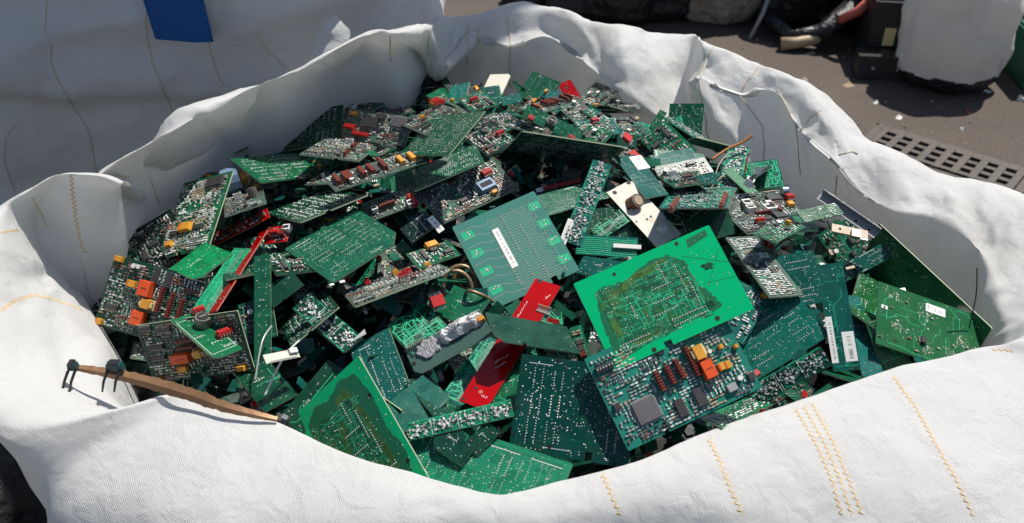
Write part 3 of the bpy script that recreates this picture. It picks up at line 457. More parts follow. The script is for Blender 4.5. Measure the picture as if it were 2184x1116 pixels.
((-0.2719, 0.8613, 1.1356), [0.9546, -0.1742, 0.2418], [0.1139, 0.9631, 0.2438], 0.0304, 0.0264, 'redrow', 'red', 'small bright red board with white block under the grey lit board', [('wconn', 0.0127, 0.0039, 0.0098, 0.0084), ('red', -0.0015, 0.0001, 0.0123, 0.0069)]),
((-0.2387, 0.786, 1.1436), [0.8275, 0.5105, -0.2338], [-0.5167, 0.8553, 0.0388], 0.0446, 0.0281, 'smd', 'dark', 'component board right of the vertical green strip', []),
((-0.2375, 0.9155, 1.1433), [0.7985, 0.5995, 0.0548], [-0.5415, 0.755, -0.3698], 0.0865, 0.124, 'solder', 'dark', 'grey shining soldered board above the big left soldered board', []),
((-0.1334, 0.9179, 1.1485), [0.9017, 0.403, 0.1564], [-0.4323, 0.8444, 0.3165], 0.1, 0.0302, 'cpu', 'gray', 'component board with a red relay and white block in the shade', [('red', 0.0111, -0.0088, 0.0086, 0.0183), ('wconn', 0.0075, -0.0131, 0.0085, 0.0076), ('wconn', -0.0345, -0.0025, 0.0078, 0.0063)]),
((-0.1071, 0.8601, 1.1468), [0.7848, 0.5086, 0.3541], [-0.6164, 0.6995, 0.3615], 0.0374, 0.024, 'solder', 'black', 'glossy blackish board left of the central teal board', [('sticker', 0.0167, -0.01, 0.0082, 0.024), ('hole', 0.0083, -0.01, 0.0037, 0.0039)]),
((-0.0526, 0.9296, 1.154), [0.8303, 0.5393, 0.1403], [-0.5563, 0.7875, 0.2654], 0.1095, 0.058, 'cpu', 'gray', 'large component board in shade with pale sunlit edge', [('bconn', 0.0209, -0.007, 0.0209, 0.0152), ('red', 0.0332, 0.0111, 0.0137, 0.0091), ('wcap', -0.0114, 0.0025, 0.0048, 0.0055)]),
((0.0603, 1.0217, 1.1549), [0.9774, 0.0659, -0.201], [0.1787, -0.7656, 0.6179], 0.1313, 0.1769, 'solder', 'teal', 'long soldered board with slanting rows at the top centre', []),
((-0.0823, 0.9809, 1.1595), [0.9241, 0.2183, 0.3136], [-0.1263, 0.9492, -0.2883], 0.0906, 0.1206, 'solder', 'green', 'green soldered board with curved rows, above the shaded hollow', []),
((-0.1879, 0.8263, 1.1465), [0.6997, 0.7054, 0.1131], [-0.7102, 0.704, 0.0027], 0.0996, 0.091, 'solder', 'green', 'large square soldered board on the left slope', []),
((-0.1266, 0.769, 1.1357), [0.9055, 0.402, 0.136], [-0.3013, 0.8346, -0.4612], 0.1067, 0.1142, 'cpu', 'gray', 'long component board with pale edge left of the coil', []),
((-0.0868, 0.8106, 1.1423), [0.8227, 0.5664, -0.0487], [-0.5563, 0.8198, 0.136], 0.0542, 0.0283, 'cpu', 'green', 'small green component board with a yellow part', [('ycap', 0.0039, 0.0121, 0.0151, 0.0091), ('chip', 0.003, 0.0053, 0.0092, 0.0055)]),
((0.0582, 0.9437, 1.1541), [0.973, 0.1265, 0.1932], [-0.211, 0.8269, 0.5212], 0.0545, 0.0052, 'blank', 'red', 'thin red board edge above the central teal board', [('sticker', -0.0253, -0.0006, 0.0084, 0.0052), ('hole', -0.0253, -0.0006, 0.0038, 0.0041)]),
((0.0785, 0.9202, 1.1527), [0.8159, 0.5726, -0.0803], [-0.5323, 0.7981, 0.2823], 0.1116, 0.0333, 'solder', 'green', 'dark green board behind the silver strip', []),
((0.1292, 0.8704, 1.1396), [0.9701, 0.242, -0.0173], [-0.1965, 0.8254, 0.5293], 0.0955, 0.0552, 'solder', 'dark', 'dark board in the gap between silver strip and cream board', []),
((0.1149, 0.8674, 1.1456), [0.7994, 0.5413, 0.2607], [-0.6007, 0.7102, 0.3672], 0.0502, 0.0199, 'traces', 'dark', 'dark traced board in the gap under the cream board', []),
((0.1077, 0.8351, 1.1368), [0.9917, -0.128, 0.0118], [0.1038, 0.8514, 0.5142], 0.0695, 0.0248, 'bus', 'teal', 'teal board with long bright bus lines below the silver strip', []),
((0.1009, 0.7888, 1.1391), [0.8294, -0.52, 0.2039], [0.4406, 0.8335, 0.3334], 0.0634, 0.0248, 'plain', 'teal', 'teal board just above the large bright green board', []),
((0.0869, 0.8799, 1.1678), [0.9295, -0.3409, -0.1408], [0.3591, 0.749, 0.5569], 0.0232, 0.1084, 'smd_strip', 'teal', 'narrow silver speckled strip leaning right of the central teal board', [('sticker', -0.0096, -0.0522, 0.0082, 0.0519), ('hole', -0.0096, -0.0522, 0.0038, 0.0038), ('hole', -0.0, 0.0293, 0.0033, 0.0036), ('hole', -0.001, -0.0343, 0.0032, 0.0034)]),
((0.2071, 0.904, 1.1505), [0.7089, 0.6977, 0.1036], [-0.7047, 0.7068, 0.0617], 0.0777, 0.0375, 'solder', 'dark', 'dark board under the sticker board', []),
((0.2202, 0.8983, 1.1635), [0.3106, 0.9049, -0.291], [-0.9477, 0.2712, -0.1683], 0.1129, 0.0775, 'smd_strip', 'teal', 'teal component board with brown connectors, right of sticker board', [('brown', -0.0312, -0.0309, 0.0668, 0.0047), ('brown', -0.0544, 0.0214, 0.0535, 0.0047)]),
((0.2305, 0.8696, 1.1413), [0.9363, 0.3453, 0.0637], [-0.3206, 0.7668, 0.5561], 0.0603, 0.0334, 'blank', 'dark', 'dark board standing on edge behind the bright green board', []),
((0.154, 0.8822, 1.1516), [0.8015, 0.5855, 0.1213], [-0.5848, 0.7253, 0.3633], 0.0381, 0.0925, 'white_board', 'cream', 'cream white board with holes and a square button', [('hole', 0.0139, 0.0442, 0.006, 0.0054), ('hole', -0.0106, 0.0411, 0.0058, 0.0054), ('button', 0.0026, -0.0302, 0.0103, 0.0091), ('hole', -0.0117, 0.0137, 0.0032, 0.0029), ('hole', 0.004, -0.0084, 0.0032, 0.0029), ('hole', -0.0026, -0.0091, 0.0032, 0.0029), ('hole', -0.0155, -0.0053, 0.0026, 0.0023)]),
((0.1565, 0.9388, 1.1697), [0.9223, 0.3842, -0.0414], [-0.3707, 0.9098, 0.1866], 0.0318, 0.0803, 'sticker', 'teal', 'narrow teal board with a white label, lying over the cream board', [('sticker', 0.01, 0.0235, 0.017, 0.0259)]),
((0.4195, 0.9276, 1.0802), [0.8749, 0.3722, 0.3098], [-0.4838, 0.7007, 0.5243], 0.0513, 0.0504, 'smd', 'green', 'green board under the orange piece near the right wall', []),
((0.3201, 0.7914, 1.1227), [0.9772, 0.2013, 0.0679], [-0.198, 0.7479, 0.6336], 0.0443, 0.0597, 'solder', 'teal', 'blue teal soldered board left of the tall sticker board', []),
((0.4675, 0.8202, 1.0586), [0.2509, -0.9679, -0.0173], [0.2066, 0.0361, 0.9778], 0.206, 0.1052, 'fewsmd', 'leaf', 'large plain green board leaning against the right bag wall', []),
((0.429, 0.8831, 1.0809), [0.8823, 0.285, 0.3746], [-0.4269, 0.8197, 0.3819], 0.0797, 0.0212, 'solder', 'teal', 'dark teal strip lying across the large plain board', []),
((0.4047, 0.7957, 1.0914), [0.4161, 0.8523, -0.3169], [-0.7941, 0.5103, 0.3301], 0.1773, 0.0403, 'plain', 'leaf', 'dark olive board with yellow edge behind the barcode board', []),
((0.3666, 0.7185, 1.1025), [0.9647, 0.1479, -0.218], [-0.0575, 0.9258, 0.3737], 0.0263, 0.0977, 'plain', 'teal', 'teal board hidden right of the tall sticker board', []),
((0.396, 0.7049, 1.0934), [0.9173, 0.3884, 0.0879], [-0.3194, 0.5858, 0.7448], 0.0355, 0.0693, 'fewsmd', 'leaf', 'olive board corner under the barcode board', []),
((0.4392, 0.7246, 1.1056), [0.9436, -0.1064, -0.3135], [0.2348, 0.8826, 0.4074], 0.1199, 0.0749, 'barcode', 'leaf', 'large green board with a barcode label at the right', [('sticker', 0.0078, 0.0258, 0.0232, 0.0099), ('sticker', -0.052, 0.0082, 0.0072, 0.004), ('chip', -0.0074, -0.0164, 0.0062, 0.0067), ('hole', -0.038, -0.0271, 0.0046, 0.0028)]),
((0.3287, 0.7094, 1.0144), [0.8498, 0.418, 0.3212], [-0.4618, 0.8841, 0.0712], 0.0583, 0.0369, 'solder', 'dark', 'dark soldered board in the gap by the right front rim', []),
((0.3491, 0.6897, 1.0575), [0.9373, 0.1566, 0.3114], [0.0597, 0.8081, -0.586], 0.0272, 0.1207, 'plain', 'dark', 'small dark strip under the tall sticker board', []),
((0.3601, 0.6868, 1.0776), [0.6385, 0.6315, -0.4399], [-0.749, 0.6413, -0.1665], 0.1001, 0.0428, 'blank', 'green', 'grey green glossy board under the foot of the tall sticker board', []),
((0.335, 0.7139, 1.1317), [0.9723, -0.098, 0.2123], [-0.0542, 0.7888, 0.6123], 0.0263, 0.1126, 'stickers', 'teal', 'tall teal board with two white labels', [('sticker', -0.0099, -0.0239, 0.0064, 0.0483), ('sticker', 0.0061, -0.0323, 0.0117, 0.0306), ('hole', 0.0088, -0.0543, 0.0031, 0.0033), ('hole', 0.0081, 0.0511, 0.0023, 0.0025)]),
((0.2665, 0.7253, 1.1123), [0.4652, -0.8188, -0.3364], [0.8534, 0.3139, 0.4161], 0.0909, 0.0919, 'solder', 'teal', 'dark teal soldered board right of the main component board', []),
((0.2186, 0.6134, 1.0978), [0.7094, 0.6395, -0.2963], [-0.6977, 0.6967, -0.1668], 0.1007, 0.0237, 'rows', 'green', 'grey speckled component board at the front right rim', []),
((0.2722, 0.6464, 1.1115), [0.8426, 0.1756, 0.509], [-0.4519, 0.7448, 0.491], 0.0787, 0.0213, 'smd_strip', 'dark', 'dark strip with four silver clusters in white frames', []),
((0.2729, 0.7868, 1.1442), [0.9582, 0.2625, -0.114], [-0.2556, 0.9641, 0.0721], 0.0411, 0.1052, 'rows', 'gray', 'pale grey board with dense rows of parts at the right', []),
((0.2373, 0.7355, 1.1231), [0.8379, -0.4882, -0.244], [0.5446, 0.719, 0.4317], 0.0463, 0.0632, 'smd', 'teal', 'component board corner with one yellow capacitor', [('ycap', 0.0165, 0.0296, 0.0067, 0.0072)]),
((-0.0518, 0.73, 1.1319), [0.8424, -0.5386, -0.0188], [0.5081, 0.7821, 0.3608], 0.0461, 0.0385, 'plain', 'green', 'small green board with white print under the brown coil', []),
((-0.0952, 0.7033, 1.1242), [0.7677, 0.6275, 0.1299], [-0.6408, 0.7509, 0.1597], 0.0509, 0.0502, 'traces', 'dark', 'dark traced board behind the solder lump board', []),
((-0.2675, 0.7274, 1.1157), [0.9599, 0.1691, 0.2234], [-0.2566, 0.851, 0.4582], 0.0371, 0.0477, 'smd', 'dark', 'small component board half behind the vertical green strip', []),
((-0.2444, 0.7555, 1.1362), [0.7621, 0.5312, 0.3702], [-0.6419, 0.6947, 0.3245], 0.0396, 0.0242, 'blank', 'dark', 'dark board with pale edge right of the vertical strip', []),
((-0.2146, 0.7321, 1.1175), [0.7484, 0.5081, 0.4263], [-0.3235, 0.8407, -0.4343], 0.0605, 0.1182, 'solder', 'dark', 'small dark board under the diagonal strip', []),
((-0.2462, 0.6536, 1.0953), [0.7831, 0.6188, 0.0618], [-0.6203, 0.7844, 0.0055], 0.0356, 0.0735, 'plain', 'dark', 'dark board hidden near the front left rim', []),
((-0.3223, 0.6871, 1.1118), [0.958, -0.1218, 0.2597], [-0.2028, 0.3525, 0.9136], 0.1188, 0.0643, 'relay2', 'dark', 'component board with an orange relay at the front left', [('relay', -0.0145, -0.0073, 0.0219, 0.0099), ('ycap', -0.0182, -0.0198, 0.011, 0.0065), ('ycap', 0.0467, -0.0268, 0.0096, 0.0054), ('ycap', -0.0501, -0.028, 0.0073, 0.0045), ('bobbin', 0.0066, -0.0048, 0.0141, 0.0088), ('sip', -0.0059, 0.0101, 0.0185, 0.0039), ('sip', -0.0072, 0.0031, 0.0196, 0.0039), ('chip', -0.0421, 0.0066, 0.0177, 0.0044), ('chip', -0.0432, -0.0047, 0.0178, 0.0045), ('chip', -0.0278, 0.0237, 0.0164, 0.0049), ('chip', -0.0486, 0.028, 0.0133, 0.0044)]),
((-0.3029, 0.6782, 1.1371), [0.6519, 0.7381, -0.1739], [-0.7386, 0.67, 0.0747], 0.0303, 0.078, 'print', 'green', 'narrow green board with a round trimmer and white print', [('can', 0.0056, 0.0147, 0.0158, 0.0204), ('red', 0.0132, 0.035, 0.0131, 0.0065), ('red', 0.0132, -0.0112, 0.017, 0.0075)]),
((-0.2584, 0.723, 1.1311), [0.9931, 0.1175, 0.0034], [-0.0982, 0.8138, 0.5727], 0.0171, 0.123, 'plain', 'green', 'upright narrow green strip with rows of dots', [('hole', 0.0003, -0.0339, 0.0038, 0.004), ('hole', -0.0006, -0.052, 0.0033, 0.0034)]),
((-0.1862, 0.6951, 1.1384), [0.6608, 0.6879, 0.3002], [-0.7503, 0.6164, 0.239], 0.0243, 0.078, 'smd_strip', 'dark', 'diagonal dark strip with silver clusters and a paper shard', [('shard', 0.008, -0.0368, 0.0207, 0.0083)]),
((-0.0382, 0.6682, 1.0988), [0.5031, 0.8313, 0.2364], [-0.8641, 0.4787, 0.1556], 0.0849, 0.0249, 'traces', 'teal', 'teal board with bright traces beside the red board', []),
((-0.1263, 0.6504, 1.1002), [0.8891, 0.238, 0.3911], [-0.3762, 0.8666, 0.3278], 0.0455, 0.1058, 'solder', 'teal', 'dark teal board above the front left bright board', []),
((-0.1918, 0.6341, 1.0951), [0.5534, 0.7621, 0.3359], [-0.8279, 0.4591, 0.3223], 0.0742, 0.0294, 'plain', 'dark', 'dark board peeking out behind the front left bright board', []),
((-0.1221, 0.61, 1.0933), [0.759, -0.6502, -0.0349], [0.367, 0.383, 0.8477], 0.0332, 0.0288, 'blank', 'dark', 'dark board edge right of the front left bright board', []),
((-0.0763, 0.6304, 1.0981), [0.7374, 0.5463, -0.3972], [-0.5782, 0.8146, 0.0469], 0.0344, 0.0608, 'plain', 'dark', 'dark green board under the bright soldered strip', []),
((-0.0929, 0.6149, 1.1023), [0.6493, 0.7564, 0.0789], [-0.7551, 0.6289, 0.1854], 0.0609, 0.0391, 'blank', 'teal', 'dark teal board under the solder lump board', []),
((-0.001, 0.6307, 1.1136), [0.9302, 0.0133, 0.3669], [-0.0038, 0.9996, -0.0267], 0.0391, 0.0644, 'plain', 'green', 'green board in the shade right of the red board', []),
((-0.063, 0.6771, 1.1276), [0.8765, 0.3173, 0.362], [-0.4445, 0.8221, 0.3557], 0.0861, 0.0312, 'lump', 'graygreen', 'grey green board with a rough lump of melted solder', [('lump', 0.0168, 0.0076, 0.0515, 0.0178), ('slab', -0.0199, 0.0052, 0.0261, 0.0208), ('comb', -0.0308, 0.0136, 0.0206, 0.0063), ('hole', -0.0402, -0.0022, 0.0042, 0.0046), ('ycap', 0.0392, 0.0041, 0.0075, 0.0052)]),
((0.003, 0.818, 1.1454), [0.9023, 0.3498, 0.2522], [-0.4261, 0.8132, 0.3965], 0.1035, 0.1147, 'lines', 'lines', 'central teal board with parallel grey lines and a long white label', [('sticker', -0.0095, 0.0053, 0.0079, 0.0541), ('hole', -0.0497, -0.0456, 0.0036, 0.0039)]),
((0.0689, 0.6871, 1.117), [0.9646, 0.1548, 0.2134], [-0.2423, 0.8393, 0.4867], 0.0137, 0.0395, 'redrow', 'green', 'board edge with brown red chips beside the bright green board', []),
((0.0004, 0.6817, 1.1261), [0.8872, -0.4607, -0.0232], [0.4532, 0.8611, 0.2304], 0.0292, 0.1675, 'redboard', 'red', 'long bright red board running down the middle', [('hole', -0.0088, 0.0818, 0.0047, 0.0055), ('hole', -0.0118, -0.0804, 0.0038, 0.0039), ('comb', 0.0126, 0.0465, 0.0151, 0.0058), ('hole', -0.0063, -0.0651, 0.0034, 0.0035)]),
((0.021, 0.6767, 1.1399), [0.865, 0.2772, -0.4183], [-0.2794, 0.9584, 0.0573], 0.0951, 0.0415, 'blank', 'dark', 'shiny dark green board resting across the red board', []),
((-0.0325, 0.5337, 1.0835), [0.9108, -0.4128, 0.0114], [0.3853, 0.8593, 0.3363], 0.1508, 0.0937, 'solder', 'bright', 'bright green soldered board at the very front rim', []),
((-0.0274, 0.5719, 1.102), [0.7313, -0.5919, -0.3389], [0.6812, 0.6087, 0.4068], 0.0174, 0.0309, 'plain', 'dark', 'small dark board with two holes at the front', [('hole', 0.0024, 0.0099, 0.0035, 0.0034), ('hole', 0.006, -0.0113, 0.0034, 0.0034)]),
((-0.0528, 0.5678, 1.0996), [0.8177, -0.5426, -0.1921], [0.5681, 0.707, 0.4212], 0.0365, 0.0276, 'plain', 'dark', 'small dark green board with a hole over the front soldered board', [('hole', 0.0116, 0.0108, 0.004, 0.0038)]),
((-0.0486, 0.5859, 1.1114), [0.9739, 0.1375, 0.1806], [-0.2082, 0.8578, 0.47], 0.1003, 0.0168, 'smd_strip', 'bright', 'narrow bright green strip with silver solder, front centre', [('hole', -0.0208, 0.0018, 0.0035, 0.0036), ('hole', 0.0481, 0.0004, 0.0035, 0.0036)]),
((-0.1426, 0.5734, 1.0905), [0.7144, 0.1552, 0.6823], [-0.5254, 0.763, 0.3765], 0.0947, 0.1365, 'olive', 'bright', 'bright green board with olive traces at the front left rim', [('hole', 0.0369, 0.0303, 0.0043, 0.0042), ('hole', 0.0379, -0.043, 0.0046, 0.0044)]),
((0.0568, 0.5883, 1.1223), [0.9809, -0.1943, -0.0006], [0.1413, 0.7113, 0.6886], 0.1097, 0.0893, 'solder', 'dteal', 'large dark teal soldered board at the front centre', [('hole', -0.0529, -0.03, 0.0036, 0.0034), ('hole', -0.0529, -0.0059, 0.0035, 0.0034), ('hole', -0.0178, -0.0363, 0.0039, 0.0038), ('hole', -0.0194, 0.0427, 0.0035, 0.0035), ('hole', 0.0428, -0.0427, 0.0033, 0.0033)]),
((0.1475, 0.6058, 1.1511), [0.9075, 0.3555, 0.2237], [-0.4171, 0.6995, 0.5803], 0.1382, 0.0908, 'main', 'cpu', 'large component board with a square grey chip and an orange relay', [('gchip', -0.0384, -0.02, 0.0226, 0.0207), ('chip', -0.0086, -0.0312, 0.0088, 0.0166), ('chip', 0.0119, -0.0292, 0.0097, 0.0175), ('sip', -0.0159, -0.0017, 0.0048, 0.0193), ('sip', -0.0043, 0.0001, 0.0049, 0.0194), ('sip', 0.006, 0.0012, 0.0049, 0.0195), ('sip', 0.02, 0.0025, 0.0049, 0.0297), ('relay', 0.0294, -0.0103, 0.0116, 0.0177), ('bobbin', 0.0283, 0.0069, 0.0153, 0.0145), ('ycap', 0.0428, -0.013, 0.0058, 0.0076), ('ycap', 0.0488, -0.0138, 0.0059, 0.0076), ('wcap', 0.0389, 0.0036, 0.0036, 0.0034), ('wcap', 0.0527, -0.0293, 0.0049, 0.0046), ('crystal', 0.0428, -0.0338, 0.0098, 0.0075), ('chip', 0.0641, -0.0321, 0.0063, 0.0059), ('header', -0.0561, 0.0305, 0.0175, 0.006), ('chip', -0.0613, -0.0059, 0.006, 0.0058), ('ycap', 0.0508, 0.0035, 0.0045, 0.0043), ('ycap', 0.0639, -0.0018, 0.0041, 0.0038), ('hole', -0.0296, -0.0373, 0.0035, 0.0033), ('hole', 0.0338, -0.0349, 0.004, 0.0037)]),
((0.1412, 0.66, 1.1985), [0.9148, 0.3035, 0.2665], [-0.4029, 0.7315, 0.5501], 0.1427, 0.0904, 'olive2', 'bright', 'largest bright green board with olive traces, right of centre', [('hole', 0.0347, 0.0409, 0.0041, 0.0041), ('hole', -0.0323, 0.0379, 0.0036, 0.0036), ('hole', 0.036, -0.0395, 0.0049, 0.0048), ('hole', -0.0304, -0.0422, 0.0048, 0.0047)]),
]

